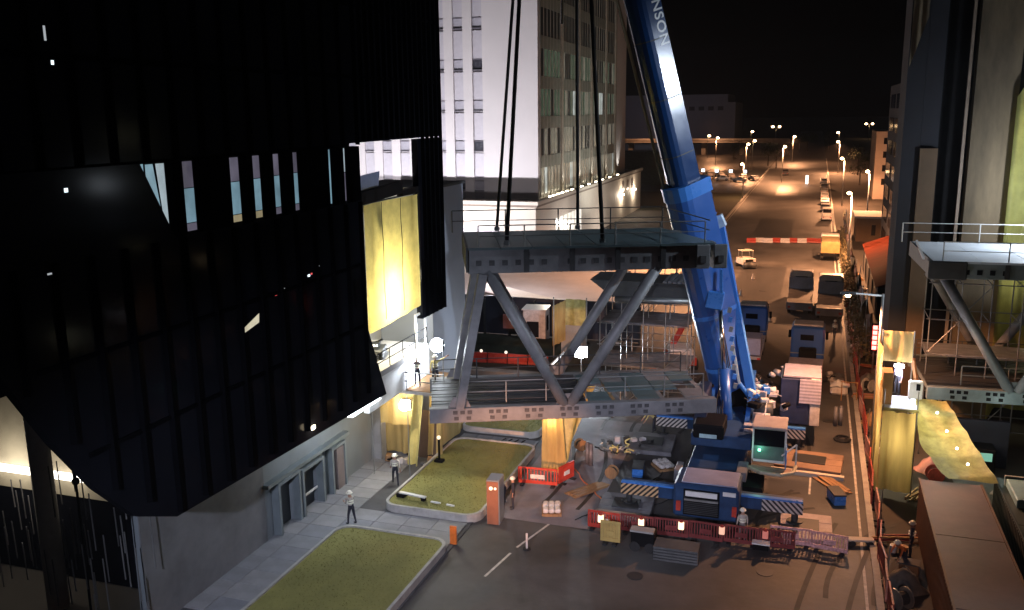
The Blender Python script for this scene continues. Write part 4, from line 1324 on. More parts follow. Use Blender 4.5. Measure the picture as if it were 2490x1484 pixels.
# loose site gear on the ground between the lawn and the crane
gear = [("cable_reel", "brown cable reel", wood), ("tool_chest", "blue tool chest", blue_l), ("gas_bottle", "pair of grey gas bottles", steel_plate), ("plank_pile", "short pile of planks", wood), ("sack_pallet", "pallet of white sacks", whitep)]
spots = [(-9.9, 46.6, "left of the crane's front mat"), (-8.6, 47.6, "between the left outriggers"), (-11.6, 48.2, "on the pale strip below the bridge"), (-10.9, 44.6, "beside the red mesh barriers"), (-7.4, 48.9, "in the shadow beside the crane body"),
         (-12.6, 50.2, "under the bridge's V-shaped struts"), (1.9, 47.0, "right of the operator's cab"), (2.2, 59.2, "by the red fence behind the counterweight"), (1.6, 49.0, "near the timber sleeper"), (-11.9, 41.4, "in front of the pale curved line")]
rg = random.Random(61)
for k, (gx, gy, gw_) in enumerate(spots):
    nm_, lb_, mm_ = gear[k % 5]
    t = thing(nm_, "%s on the ground %s" % (lb_, gw_), nm_.replace("_", " "), (gx, gy, .025), rg.uniform(0, 3))
    if nm_ == "cable_reel":
        MB().tube((-.22, 0, .35), (-.18, 0, .35), .35, 14).build("flange", mm_, t)
        MB().tube((.18, 0, .35), (.22, 0, .35), .35, 14).build("flange", mm_, t)
        MB().tube((-.18, 0, .35), (.18, 0, .35), .24, 12).build("cable", rubber, t)
    elif nm_ == "tool_chest":
        MB().bx(-.6, .6, -.3, .3, 0, .5).build("box", mm_, t, bevel=.02)
        MB().bx(-.62, .62, -.32, .32, .5, .58).build("lid", steel_d, t)
    elif nm_ == "gas_bottle":
        MB().tube((-.2, 0, 0), (-.2, 0, 1.2), .13, 12).ball((-.2, 0, 1.2), .13).build("bottle", mm_, t, smooth=True)
        MB().tube((.15, 0, 0), (.15, 0, 1.2), .13, 12).ball((.15, 0, 1.2), .13).build("bottle", mm_, t, smooth=True)
    elif nm_ == "plank_pile":
        for q in range(7):
            MB().box((rg.uniform(-.1, .1), -.45 + .22 * (q % 4), .04 + .07 * (q // 4)), (2.4, .2, .05), rz=rg.uniform(-.05, .05)).build("plank", mm_, t)
    else:
        MB().bx(-.6, .6, -.5, .5, 0, .14).build("pallet", wood, t)
        for q in range(6):
            MB().box((-.3 + .6 * (q % 2), -.3 + .3 * (q // 2), .26), (.55, .28, .22), rz=rg.uniform(-.1, .1)).build("sack", mm_, t, bevel=.06)
for k in range(3):
    pts = [(-10.5 + 1.5 * k, 40.8, .04)]
    a = 1.2 + .3 * k
    for q in range(14):
        a += rg.uniform(-.35, .35)
        pts.append((pts[-1][0] + cos(a) * .6, pts[-1][1] + sin(a) * .6, .04))
    tag(MB().path(pts, .03, 5).build("power_cable", [rubber, orangep, rubber][k]), "%s cable snaking over the ground left of the crane" % ["thin black", "orange", "second black, nearer the crane,"][k], "cable")

# outrigger mats
def matpad(label, cx, cy, sx, sy, rz, m=steel_plate, h=.28, blk=True):
    t = thing("outrigger_mat", label, "mat", (cx, cy, 0), rz, "steel mats under the crane outriggers")
    n = 3
    for k in range(n):
        MB().bx(-sx / 2, sx / 2, -sy / 2 + k * sy / n + .01, -sy / 2 + (k + 1) * sy / n - .01, .02, h).build("mat_beam", m, t, bevel=.02)
    if blk:
        MB().box((0, .05, h + .02), (sx * .5, sy * .45, .06)).build("pad_plate", steel_d, t)
    return t


matpad("steel mat under the near left outrigger by the orange striped beam", -8.35, 42.9, 2.7, 2.6, .05)
tag(MB().bx(-9.6, -7.2, 40.9, 41.5, .02, .5).build("concrete_block", conc, bevel=.04), "pale concrete block in front of the near left outrigger", "block")
matpad("large pale mat with jack under the near right outrigger", .45, 43.0, 2.4, 2.9, .02, m=mat("pale_mat", (.42, .34, .33), .6, var=.35, scale=1.2))
matpad("grey mat under the far left outrigger below the bridge", -8.6, 52.2, 2.6, 3.2, .05)
matpad("wooden brown mat under the far right outrigger by the counterweight", .5, 51.9, 3.6, 2.8, -.08, m=mat("brown_mat", (.26, .17, .12), .7, var=.3, scale=1))
tag(MB().box((.4, 50.1, .12), (3.9, .3, .22), rz=-.08).build("timber_sleeper", cream_wall), "pale timber sleeper in front of the far right outrigger mat", "timber")
# clutter on the far left mat
t = thing("rigging_pile", "heap of chains and shackles on the pale strip left of the crane", "rigging", (-10.1, 50.6, 0))
r = random.Random(31)
for k in range(16):
    p = [Vector((r.uniform(-.9, .9), r.uniform(-.6, .8), .1))]
    for _ in range(5):
        p.append(p[-1] + Vector((r.uniform(-.3, .3), r.uniform(-.25, .25), r.uniform(-.05, .15))))
        p[-1].z = max(.08, min(.6, p[-1].z))
    MB().path(p, .05, 5).build("chain", [steel_d, galv, hivis][k % 3], t)
for k in range(5):
    MB().box((-.6 + .5 * k, 1.4 + .2 * (k % 2), .25), (.35, .3, .45), rz=.3 * k).build("tool_box", [grey_mach, steel_d, whitep][k % 3], t, bevel=.03)

# ------------------------------------------------------------ PEOPLE
POSES = {
    'stand': dict(lean=0, arms=((-.05, .0, -.28), (-.02, .06, -.26)), armr=((.05, .0, -.28), (.02, .06, -.26)), legs=((-.02, .0), (.02, .0))),
    'walk': dict(lean=.04, arms=((-.04, .10, -.27), (.02, .16, -.18)), armr=((.04, -.12, -.26), (.02, -.04, -.26)), legs=((0, .28), (0, -.26))),
    'hold': dict(lean=.06, arms=((-.03, .08, -.26), (.10, .24, .02)), armr=((.03, .08, -.26), (-.10, .24, .02)), legs=((-.05, .1), (.06, -.12))),
    'bend': dict(lean=.42, arms=((-.05, .14, -.24), (.0, .16, -.22)), armr=((.05, .14, -.24), (.0, .16, -.22)), legs=((-.04, .12), (.04, -.1))),
    'point': dict(lean=.0, arms=((-.22, .08, .12), (-.22, .1, .16)), armr=((.05, .0, -.28), (.04, .1, -.24)), legs=((-.06, 0), (.08, 0))),
}


def person(label, loc, rz, pose, vest=hivis, legs=trouser, hat=helmet_w, scale=1.0):
    t = thing("person", label, "person", loc, rz)
    P = POSES[pose]
    ln_ = P['lean']
    J, R, K, E = [], [], [], []

    def j(p, r, k, par=None):
        J.append(Vector(p)); R.append(r); K.append(k)
        if par is not None:
            E.append((par, len(J) - 1))
        return len(J) - 1
    pel = j((0, 0, .95), .13, 'leg')
    ab = j((0, ln_ * .4, 1.12), .125, 'top', pel)
    ch = j((0, ln_ * .85, 1.30 - ln_ * .2), .145, 'top', ab)
    nk = j((0, ln_ * 1.1, 1.46 - ln_ * .35), .065, 'skin', ch)
    hd_ = j((0, ln_ * 1.25 + .02, 1.60 - ln_ * .45), .095, 'skin', nk)
    j((0, ln_ * 1.3 + .02, 1.70 - ln_ * .5), .07, 'skin', hd_)
    hands = []
    for s, key in ((-1, 'arms'), (1, 'armr')):
        sh = j((s * .19, ln_ * .95, 1.40 - ln_ * .3), .065, 'top', ch)
        a, b_ = P[key]
        el = j(J[sh] + Vector((a[0], a[1], a[2])), .045, 'top', sh)
        wr = j(J[el] + Vector((b_[0], b_[1], b_[2])), .032, 'skin', el)
        d = Vector(b_).normalized()
        ha = j(J[wr] + d * .07, .036, 'skin', wr)
        hands.append((J[ha], d, s))
    for s, (dx, dy) in zip((-1, 1), P['legs']):
        hp_ = j((s * .09, 0, .90), .095, 'leg', pel)
        kn = j((s * .1 + dx * .5, dy * .55 + .03, .50), .065, 'leg', hp_)
        an = j((s * .1 + dx, dy, .10), .045, 'leg', kn)
        he = j((s * .1 + dx, dy - .02, .045), .045, 'boot', an)
        j((s * .1 + dx * 1.1, dy + .17, .035), .035, 'boot', he)
    me = bpy.data.meshes.new("body_src")
    me.from_pydata([tuple(p) for p in J], E, [])
    bm = bmesh.new()
    bm.from_mesh(me)
    sk = bm.verts.layers.skin.verify()
    bm.verts.ensure_lookup_table()
    for i, v in enumerate(bm.verts):
        v[sk].radius = (R[i], R[i] * (.72 if K[i] == 'top' and i in (ab, ch) else 1))
        v[sk].use_root = (i == 0)
    bm.to_mesh(me)
    bm.free()
    o = bpy.data.objects.new("src", me)
    COL.objects.link(o)
    o.modifiers.new("skin", 'SKIN')
    sd = o.modifiers.new("sub", 'SUBSURF')
    sd.levels = 1
    dg_ = bpy.context.evaluated_depsgraph_get()
    bodym = bpy.data.meshes.new_from_object(o.evaluated_get(dg_))
    bpy.data.objects.remove(o)
    # fingers and a nose joined into the body
    bm = bmesh.new()
    bm.from_mesh(bodym)
    mbx = MB()
    for hp_, d, s in hands:
        side = d.cross(Vector((0, 1, 0)))
        if side.length < .2:
            side = Vector((1, 0, 0))
        side.normalize()
        for q in range(4):
            a = hp_ + side * ((q - 1.5) * .02)
            m_ = a + d * (.045 + .008 * (q in (1, 2)))
            mbx.tube(a, m_, .009, 5, .008)
            mbx.tube(m_, m_ + d * .03 + Vector((0, .012, 0)), .008, 5, .006)
        mbx.tube(hp_ - side * .03 * s, hp_ - side * .06 * s + d * .03, .01, 5, .008)
    hc = J[hd_]
    mbx.tube(hc + Vector((0, .08, .01)), hc + Vector((0, .125, -.01)), .012, 5, .016)
    me2 = mbx.mesh("tmp", skin)
    bm.from_mesh(me2)
    bm.to_mesh(bodym)
    bm.free()
    bodym.materials.clear()
    for m_ in (skin, vest, legs, boot):
        bodym.materials.append(m_)
    idx = {'skin': 0, 'top': 1, 'leg': 2, 'boot': 3}
    for p in bodym.polygons:
        c = p.center
        best, bk_ = 9, 'top'
        for i, q in enumerate(J):
            dd = (q - c).length - R[i]
            if dd < best:
                best, bk_ = dd, K[i]
        p.material_index = idx[bk_]
        p.use_smooth = True
    b_ = bpy.data.objects.new("body", bodym)
    COL.objects.link(b_)
    b_.parent = t
    top = J[hd_] + Vector((0, .0, .07))
    h = MB().ball((0, 0, 0), .135, 12, 6, .85)
    h.tube((0, 0, -.02), (0, 0, .0), .17, 14, .15)
    hh = h.build("helmet" if hat is not None else "hair", hat or black_metal, t, smooth=True)
    hh.location = top
    if ln_ < .2 and vest is not trouser:
        for z in (1.12, 1.24):
            MB().tube((0, ln_ * .6, z - .022), (0, ln_ * .6, z + .022), .162, 14).build("reflective_band", mat("reflective_band", (.75, .75, .62), .3, var=.05), t)
    t.scale = (scale,) * 3
    return t


person("man in white helmet and pale shirt walking across the plaza paving near the doors", (-20.95, 37.0, .1), 1.2, 'hold', vest=shirt)
person("worker in white helmet and beige vest walking beside the lawn, below the netting", (-21.0, 42.1, .1), .6, 'walk', vest=shirt)
person("left worker leaning over the platform rail in front of the lit landing", (-21.3, 43.7, 5.25), -2.6, 'bend', vest=mat("grey_jacket", (.2, .16, .14), .8))
person("middle worker standing on the platform in front of the white glare", (-20.3, 43.9, 5.25), -2.9, 'hold', vest=mat("brown_jacket", (.17, .14, .13), .8))
person("right worker on the platform raising one arm towards the bridge end", (-19.4, 44.3, 5.25), -2.6, 'point', vest=hivis)
person("worker crouched low at the left of the scaffold platform edge", (-22.2, 42.75, 4.45), -1.2, 'bend', vest=mat("grey_jacket", (.2, .16, .14), .8))
person("person in dark clothes with a cap standing beside the tall grey pillar", (-13.9, 41.2, .02), 2.0, 'stand', vest=trouser, hat=helmet_w)
person("person in grey top leaning at the lawn edge next to the dark figure", (-14.5, 41.6, .02), 2.4, 'bend', vest=mat("mauve_top", (.2, .15, .17), .8))
person("worker in pale vest walking on the road behind the blue truck", (2.3, 83.0, .02), 2.9, 'walk', vest=shirt)
person("worker in white helmet standing at the front barriers facing the crane", (-2.4, 40.75, .02), .4, 'stand', vest=shirt, legs=mat("grey_trousers", (.2, .18, .17), .8))
person("crane operator seated upright behind the cab windscreen", (-1.5, 47.0, 1.95), 2.9, 'hold', vest=shirt, hat=helmet_w, scale=.95)
person("rigger in yellow vest bending over chains left of the crane", (-8.9, 54.6, .02), 2.0, 'bend', vest=hivis)
person("worker standing on the wrapped yellow tower, lit from the side", (4.75, 50.9, 4.9), 2.4, 'stand', vest=mat("violet_jacket", (.22, .2, .34), .8))
person("worker in dark clothes among the clutter behind the red fence", (5.0, 41.6, .02), 1.4, 'stand', vest=mat("navy_jacket", (.05, .06, .09), .8))
person("worker in orange jacket crouching behind the red fence", (4.6, 40.2, .02), 2.4, 'bend', vest=orangep)

# ------------------------------------------------------------ plaza pillar
t = thing("sign_pillar", "tall grey pillar with two small glowing lamps at the lawn's front right corner", "pillar", (-14.3, 39.6, 0), .08)
MB().bx(-.33, .33, -.45, .5, 0, 2.35).build("shaft", portalm, t, bevel=.03)
MB().bx(-.30, .28, -.49, -.452, .04, 2.28).build("front_panel", mat("brown_front", (.20, .085, .05), .6), t)
for x, r_ in ((-.08, .09), (.14, .06)):
    MB().tube((x, -.53, 1.95), (x, -.49, 1.95), r_, 12).build("lamp", emit("pillar_lamp", (1, .72, .5), 2.2), t)
tag(MB().bx(-.16, .16, -.05, .05, 0, .9).build("parking_post", orangep), "small orange post at the bottom edge on the plaza strip", "post").location = (-15.35, 36.6, .05)
t = thing("delineator_post", "thin white delineator post standing on the road near the bottom edge", "post", (-11.9, 37.2, 0))
MB().tube((0, 0, .05), (0, 0, .8), .05).build("post", whitep, t)
MB().tube((0, 0, 0), (0, 0, .06), .18, 12).build("foot", rubber, t)

# wrapped pier below the bridge with red barriers round it
t = thing("wrapped_pier", "tapered pier wrapped in yellow netting standing under the bridge by the lawn", "pier", (-13.2, 46, 0))
cloth("netting", lambda u, v: (-13.9 + u * (1.0 + .5 * v) + .15 * v, 46.6 - .8 * v - .0 * u, 5.2 - v * 4.9), 14, 24, yellow_net, t, amp=.13, seed=41)
cloth("netting", lambda u, v: (-12.9 + u * 1.9 * (1 - v * .75) + .1 * v, 46.6 + u * 1.2 - .8 * v, 5.2 - v * (4.9 - 1.2 * u)), 14, 20, olive_net, t, amp=.1, seed=42)
MB().bx(-13.6, -12.9, 46.8, 47.5, 0, 5.2).build("core_post", conc, t, world=True)
light("pier_glow", (-13.3, 45.9, 3.2), 90, (1, .65, .3), radius=.2)


def mesh_fence(label, loc, rz, L=2.0, h=1.0, m=redp, group=None):
    t = thing("mesh_barrier", label, "barrier", loc, rz, group)
    MB().bx(-L / 2, L / 2, -.03, .03, h - .1, h).bx(-L / 2, L / 2, -.03, .03, .12, .3).bx(-L / 2, -L / 2 + .08, -.03, .03, .3, h - .1).bx(L / 2 - .08, L / 2, -.03, .03, .3, h - .1).build("frame", m, t)
    bars = MB()
    n = 11
    for k in range(n):
        x = -L / 2 + .08 + (k + .5) * (L - .16) / n
        bars.bx(x - .03, x + .03, -.018, .018, .3, h - .1)
    bars.build("bars", m, t)
    MB().bx(-L * .18, L * .18, -.05, -.032, .42, .66).build("reflector_board", whitep if m is redp else m, t)
    for x in (-L / 2 + .25, L / 2 - .25):
        MB().bx(x - .1, x + .1, -.28, .28, 0, .1).build("foot", rubber, t)
    return t


mesh_fence("red mesh barrier in front of the yellow wrapped pier", (-13.55, 44.4, 0), .08, 2.2, 1.05)
mesh_fence("red mesh barrier turned sideways at the pier's right side", (-12.2, 45.4, 0), 1.2, 1.4, 1.05)
proto = None
fr_lab = ["leftmost", "second from left", "third", "fourth", "fifth", "right end"]
for k in range(6):
    mesh_fence("dark red mesh barrier, %s in the row along the crane's tail" % fr_lab[k], (-8.9 + 1.62 * k, 40.15 + .09 * k, 0), .05 * ((k % 3) - 1), 1.6, 1.0, m=mat("dark_red_plastic", (.16, .03, .03), .5, var=.4, scale=3) if k else redp, group="mesh barriers along the crane's tail")
for k, (x, y) in enumerate(((-8.96, 39.84), (-7.02, 39.96), (-5.16, 40.2), (-3.28, 40.25), (-1.33, 40.4))):
    t = thing("warning_lamp", "square warning lamp with red cap, %s on the crane-side barriers" % ["far left", "second", "middle", "fourth", "dim far right"][k], "lamp", (x, y - .1, .62), 0, "warning lamps on the front barriers")
    g = emit("warn_glow", (1, .66, .42), 2.2) if k < 3 else (emit("warn_dim", (1, .55, .38), .8) if k == 3 else emit("warn_red", (.8, .25, .2), .4))
    MB().bx(-.13, .13, -.08, .08, 0, .38).build("lens", g, t, bevel=.03)
    MB().tube((0, 0, .38), (0, 0, .5), .1, 8, .06).build("cap", redp, t)
mesh_fence("pink and white mesh barrier, left one below the near right mat", (-.2, 41.15, 0), .03, 1.9, .95, m=mat("pink_white", (.6, .35, .36), .5, var=.5, scale=8))
mesh_fence("pink and white mesh barrier, right one below the near right mat", (1.5, 41.0, 0), -.12, 1.6, .95, m=mat("pink_white", (.6, .35, .36), .5))
mesh_fence("small yellow A-frame barrier at the bottom edge by the crane", (-8.3, 38.9, 0), .0, .95, 1.15, m=mat("yellow_plastic", (.42, .30, .10), .5, var=.2))
t = thing("generator", "dark compact generator with pale lid at the bottom edge near the yellow barrier", "generator", (-6.7, 38.9, 0))
MB().bx(-.55, .55, -.4, .4, .25, .95).build("body", black_metal, t, bevel=.04)
MB().bx(-.6, .5, -.45, .1, .96, 1.05).build("lid", conc, t, bevel=.02)
for x in (-.35, .35):
    MB().tube((x, -.45, .25), (x, -.38, .25), .25, 12).build("wheel", rubber, t)
t = thing("plant_cart", "pale cart with a flat tray beside the helmeted worker", "cart", (-1.9, 40.3, 0))
MB().bx(0, .8, -.2, .2, .35, .42).build("tray", white_metal, t)
MB().bx(.05, .75, -.18, .18, .08, .34).build("frame", black_metal, t)
t = thing("timber_stack", "small stack of grey pallets beside the crane tail, bottom centre", "pallets", (-5.1, 38.4, 0))
for k in range(5):
    MB().bx(-1.0, 1.0, -.5, .5, .02 + k * .14, .02 + k * .14 + .1).build("pallet", mat("wet_board", (.07, .075, .08), .5, var=.3), t)


# ------------------------------------------------------------ VEHICLES
def wheels(t, pts, r=.5, w=.3):
    for x, y in pts:
        wh = MB().tube((x - w / 2, y, r), (x + w / 2, y, r), r, 18).build("wheel", rubber, t)
        s = w / 2 + .01
        MB().tube((x - s, y, r), (x + s, y, r), r * .5, 12).build("rim", galv, wh)


def flatbed(label, loc, rz=0.0, col=None, load=True):
    t = thing("flatbed_truck", label, "truck", loc, rz)
    c = col or mat("truck_grey", (.2, .2, .24), .45, var=.2)
    MB().bx(-1.2, 1.2, -5.5, 2.2, 1.0, 1.25).build("bed", mat("truck_bed", (.17, .14, .12), .7, var=.4, scale=1), t, bevel=.02)
    MB().bx(-.5, .5, -5.3, 4.8, .6, 1.0).build("chassis", black_metal, t)
    MB().bx(-1.25, 1.25, -5.62, -5.5, .55, 1.3).build("tail_board", c, t, bevel=.02)
    MB().bx(-1.25, 1.25, 2.2, 2.35, 1.0, 2.5).build("headboard", c, t, bevel=.02)
    MB().bx(-1.22, 1.22, 2.75, 4.9, .7, 2.95).build("cab", c, t, bevel=.1)
    MB().bx(-1.05, 1.05, 4.9, 4.93, 1.8, 2.6).build("windscreen", black_glass, t)
    MB().bx(-.6, .6, 2.70, 2.74, 2.0, 2.55).build("rear_window", black_glass, t)
    MB().bx(-1.0, 1.0, 2.5, 2.68, 2.55, 3.15).build("roof_deflector", mat("pale_roof", (.35, .32, .3), .5), t)
    for x in (-1.1, .85):
        MB().bx(x, x + .25, -5.66, -5.63, .75, .95).build("tail_light", redp, t)
    wheels(t, [(sx * 1.0, y) for sx in (-1, 1) for y in (-4.2, -3.0, 3.7)])
    return t


flatbed("grey flatbed lorry in the lane, seen from behind left of its twin", (-.9, 97.5, .01), 0.0)
flatbed("grey flatbed lorry parked against the roadside fence, seen from behind", (2.0, 95.5, .01), -.02)


def blue_truck(label, loc, rz, bedlen, load):
    t = thing("crane_ballast_truck", label, "truck", loc, rz)
    MB().bx(-1.25, 1.25, 0, 2.3, .75, 3.35).build("cab", blue, t, bevel=.14)
    MB().bx(-1.1, 1.1, .3, 2.0, 3.36, 3.5).build("roof_rack", whitep, t, bevel=.04)
    MB().bx(-.55, .45, -.03, 0, 2.3, 2.75).build("rear_window", black_glass, t)
    MB().bx(-1.05, 1.05, 2.3, 2.33, 1.8, 2.9).build("windscreen", black_glass, t)
    for s in (-1, 1):
        MB().bx(s * 1.42 - .1, s * 1.42 + .1, 1.9, 2.1, 2.0, 2.6).build("mirror", black_metal, t)
    MB().bx(-.6, .6, -bedlen, 2.0, .5, .9).build("chassis", black_metal, t)
    MB().bx(-.6, .7, -.7, -.1, .95, 1.8).build("engine_tunnel", black_metal, t, bevel=.1)
    bd_ = MB().bx(-1.25, 1.25, -bedlen, -1.0, .92, 1.15).build("bed", grey_mach, t, bevel=.03)
    wheels(t, [(sx * 1.05, y) for sx in (-1, 1) for y in (1.3, -1.8, -3.2)])
    for s_ in (-1, 1):
        MB().bx(s_ * 1.262 - .008, s_ * 1.262 + .008, 1.0, 1.95, 1.1, 2.9).build("door", blue_l, t)
        MB().bx(s_ * 1.275 - .008, s_ * 1.275 + .008, 1.1, 1.85, 2.05, 2.75).build("door_window", black_glass, t)
        MB().bx(s_ * 1.1 - .12, s_ * 1.1 + .12, -bedlen - .03, -bedlen, .95, 1.1).build("tail_light", redp, t)
    MB().bx(-1.25, 1.25, -.06, -.01, 1.2, 1.28).build("rear_rail", galv, t)
    for k_ in range(4):
        MB().bx(-1.15, 1.15, -bedlen + .3 + k_ * 2, -bedlen + .36 + k_ * 2, 1.152, 1.19).build("bed_rib", steel_d, t)
    if load:
        MB().bx(-1.2, 1.2, -bedlen + .5, -bedlen + 2.7, 1.16, 2.5).build("ballast_block", load, t, bevel=.06)
        MB().bx(-.95, -.1, -bedlen + .46, -bedlen + .495, 2.0, 2.2).build("plate", mat("mauve_plate", (.25, .15, .2), .5), t)
    return t


blue_truck("blue cabbed truck with grey bed just behind the crane's counterweight", (.05, 72.4, .01), -.02, 10.5, None)
blue_truck("dark blue truck carrying a pale ballast block, beside the superlift masts", (-4.6, 79.0, .01), 0.0, 8.5, lilac)


def car(name, label, loc, rz, m, L=4.3, h=1.45, group=None):
    t = thing(name, label, "car" if "car" in name else "van", loc, rz, group)
    prof = [(-L / 2, .35), (-L / 2, .85), (-L / 2 + .5, .95), (-L / 2 + 1.1, h), (L / 2 - 1.7, h), (L / 2 - 1.0, .95), (L / 2 - .05, .82), (L / 2, .35)]
    MB().prism([(-.85, y, z) for y, z in prof], (1.7, 0, 0)).build("body", m, t, bevel=.06)
    MB().bx(-.7, .7, -L / 2 + .75, -L / 2 + .8, .98, h - .12).build("rear_window", black_glass, t)
    MB().bx(-.87, .87, -L / 2 + 1.2, L / 2 - 1.8, .98, h - .14).build("side_window", black_glass, t)
    MB().prism([(-.72, L / 2 - 1.66, h - .06), (.72, L / 2 - 1.66, h - .06), (.72, L / 2 - 1.05, 1.0), (-.72, L / 2 - 1.05, 1.0)], (0, .04, .03)).build("windscreen", black_glass, t)
    wheels(t, [(sx * .8, y) for sx in (-1, 1) for y in (-L / 2 + .85, L / 2 - .85)], .33, .2)
    for x in (-.7, .5):
        MB().bx(x, x + .22, -L / 2 - .02, -L / 2, .65, .8).build("tail_light", redp, t)
    return t


carp = mat("car_silver", (.45, .45, .46), .3, metal=.3, var=.1)
c0 = car("parked_car", "silver car in the car park row, first from the left", (-46, 300, .02), .3, carp, group="cars in the far car park")
for k in range(1, 9):
    copy_tree(c0, (-46 + 3.6 * k, 300 - 3.5 * k + (k % 2) * 2, .02), .3 + .1 * (k % 3), "silver car in the car park row, %s from the left" % ORD[k])
for k in range(7):
    copy_tree(c0, (-52 + 5.2 * k, 276 - 1.5 * k + (k % 3), .02), 1.4 + .1 * (k % 3), "pale car in the front row of the far car park, %s from the left" % ORD[k])
for k in range(5):
    copy_tree(c0, (2.0, 192 + 13 * k, .02), 0, "car parked on the right kerb beyond the far van, %s in line" % ORD[k])
c1 = car("service_van", "white van parked on the right kerb far up the road", (2.2, 176, .02), 0, mat("van_white", (.55, .52, .48), .4), 5.2, 2.3)
car("parked_car", "dark car alone in the middle of the far road", (-9.2, 296, .02), 0, mat("car_dark", (.05, .05, .06), .3), 4.6, 1.9)
car("parked_car", "pale car parked behind the far van at the right kerb", (1.9, 262, .02), 0, carp, 4.6, 1.6)
t = thing("tipper_truck", "yellow topped tipper lorry at the right kerb beyond the barriers", "truck", (2.3, 131, .01))
MB().bx(-1.2, 1.2, -4, 1.5, 1.1, 2.6).build("skip", mat("tipper_yellow", (.30, .21, .08), .5, var=.3), t, bevel=.05)
MB().bx(-1.1, 1.1, -3.9, 1.4, 2.61, 2.7).build("load", mat("tipper_load", (.25, .2, .1), .8, var=.4), t)
MB().bx(-1.2, 1.2, 1.7, 3.6, .7, 2.9).build("cab", white_metal, t, bevel=.1)
MB().bx(-.9, .9, -4.06, -4.02, .7, 1.05).build("bumper", black_metal, t)
wheels(t, [(sx, y) for sx in (-1, 1) for y in (-3, -1.7, 2.6)])
t = thing("roller_machine", "small white compact roller standing on the empty road", "machine", (-8.1, 119.5, .01), .5)
MB().bx(-.9, .9, -1.1, 1.0, .5, 1.3).build("body", whitep, t, bevel=.06)
MB().bx(-.5, .5, -1.14, -1.1, .7, 1.2).build("grille", black_metal, t)
MB().bx(-.8, .8, -.5, .7, 2.2, 2.3).build("canopy", cream_wall, t)
MB().tube((-.75, -.45, 1.3), (-.75, -.45, 2.2), .05).tube((.75, -.45, 1.3), (.75, -.45, 2.2), .05).tube((-.75, .65, 1.3), (-.75, .65, 2.2), .05).tube((.75, .65, 1.3), (.75, .65, 2.2), .05).build("canopy_post", galv, t)
MB().tube((-.8, -1.2, .45), (.8, -1.2, .45), .45, 16).tube((-.8, 1.2, .45), (.8, 1.2, .45), .45, 16).build("drum", steel_d, t, smooth=True)
t = thing("motor_scooter", "dark scooter with a bright headlamp left of the roller", "scooter", (-10.2, 112, .01))
MB().tube((0, -.6, .3), (0, -.5, .3), .3, 12).build("wheel", rubber, t)
MB().bx(-.2, .2, -.8, .6, .4, 1.0).build("body", black_metal, t, bevel=.08)
MB().ball((-.3, -.8, .95), .14).build("headlight", emit("head_glow", (.85, .95, 1), 8), t)
for k, (x, y) in enumerate(((-6.6, 111), (-7.2, 100.5), (-3.5, 88.5), (-3.9, 82.5))):
    t = thing("road_cone", "small pale cone on the dark road, %s counted from the far end" % ORD[k], "cone", (x, y, .01), 0, "cones on the road")
    MB().tube((0, 0, .04), (0, 0, .7), .2, 10, .04).build("cone", whitep, t)
    MB().bx(-.25, .25, -.25, .25, 0, .04).build("base", rubber, t)


# ------------------------------------------------------------ STREET LAMPS
def street_lamp(label, loc, rz, h=10.0, arm=2.0, power=3500, double=False, col=SOD, glow=30, lit=True):
    t = thing("street_lamp", label, "street lamp", loc, rz, "street lamps along the road")
    MB().tube((0, 0, 0), (0, 0, h), .12, 8, .08).build("pole", galv, t, smooth=True)
    for s in ((-1, 1) if double else (-1,)):
        MB().tube((0, 0, h - .1), (s * arm, 0, h), .06, 6).build("arm", galv, t)
        MB().box((s * (arm + .25), 0, h), (.8, .3, .16)).build("lamp_head", steel_d, t, bevel=.03)
        gs = .16 if loc[1] < 70 else .18 + loc[1] * .0010
        MB().ball((s * (arm + .25), 0, h - .12), gs, 10, 6, .7).build("bulb", emit("sodium_%d" % glow, (1, .62, .3), glow), t, smooth=True)
    if lit:
        R_ = Matrix.Rotation(rz, 4, 'Z')
        for s in ((-1, 1) if double else (-1,)):
            p = Vector(loc) + R_ @ Vector((s * (arm + .25), 0, h - .5))
            light("street_lamp_light", tuple(p), power, col, kind="SPOT", radius=.25, target=(p.x, p.y + .01, 0), angle=160, blend=.2)
    return t


street_lamp("street lamp arching over the road beside the yellow wrapped tower", (3.85, 52.8, 0), .15, 10, 1.6, 8000, glow=40)
street_lamp("street lamp standing on the right kerb just beyond the far van", (4.3, 119, 0), 0, 10, .1, 38000)
street_lamp("unseen street lamp added on the left kerb behind the boom to brighten the road", (-15.9, 112, 0), pi, 10, 1.2, 20000)  # lamp added out of sight to brighten the road
street_lamp("street lamp at the right kerb beyond the tipper lorry", (8.3, 161, 0), 0, 10, .1, 24000)
street_lamp("street lamp right of the far road, near the pale three-storey block", (5.4, 203, 0), 0, 10, .3, 38000)
street_lamp("street lamp right of the road, fifth beyond the crane", (6.4, 307, 0), 0, 10, .3, 60000)
street_lamp("street lamp right of the road, highest single one near the horizon", (8.5, 427, 0), 0, 10, .3, 9000, lit=False)
street_lamp("twin headed street lamp at the right end of the horizon", (32, 669, 0), 0, 10, 1.7, 8000, double=True, lit=False)
street_lamp("twin headed street lamp in the middle of the horizon", (-24.8, 580, 0), 0, 10, 1.7, 9000, double=True, lit=False)
street_lamp("street lamp left of the road beside the lit flyover", (-9.2, 266, 0), pi, 10, .2, 45000)
street_lamp("street lamp left of the road beyond the flyover", (-9.2, 365, 0), pi, 10, .2, 55000)
street_lamp("street lamp standing in the far car park, front one", (-20.6, 286, 0), pi, 10, .3, 26000)
street_lamp("street lamp standing in the far car park, rear one", (-20.8, 317, 0), pi, 10, .3, 6000, lit=False)
street_lamp("street lamp far left beyond the car park, nearest the crane boom", (-36.4, 351, 0), pi, 10, .3, 30000)
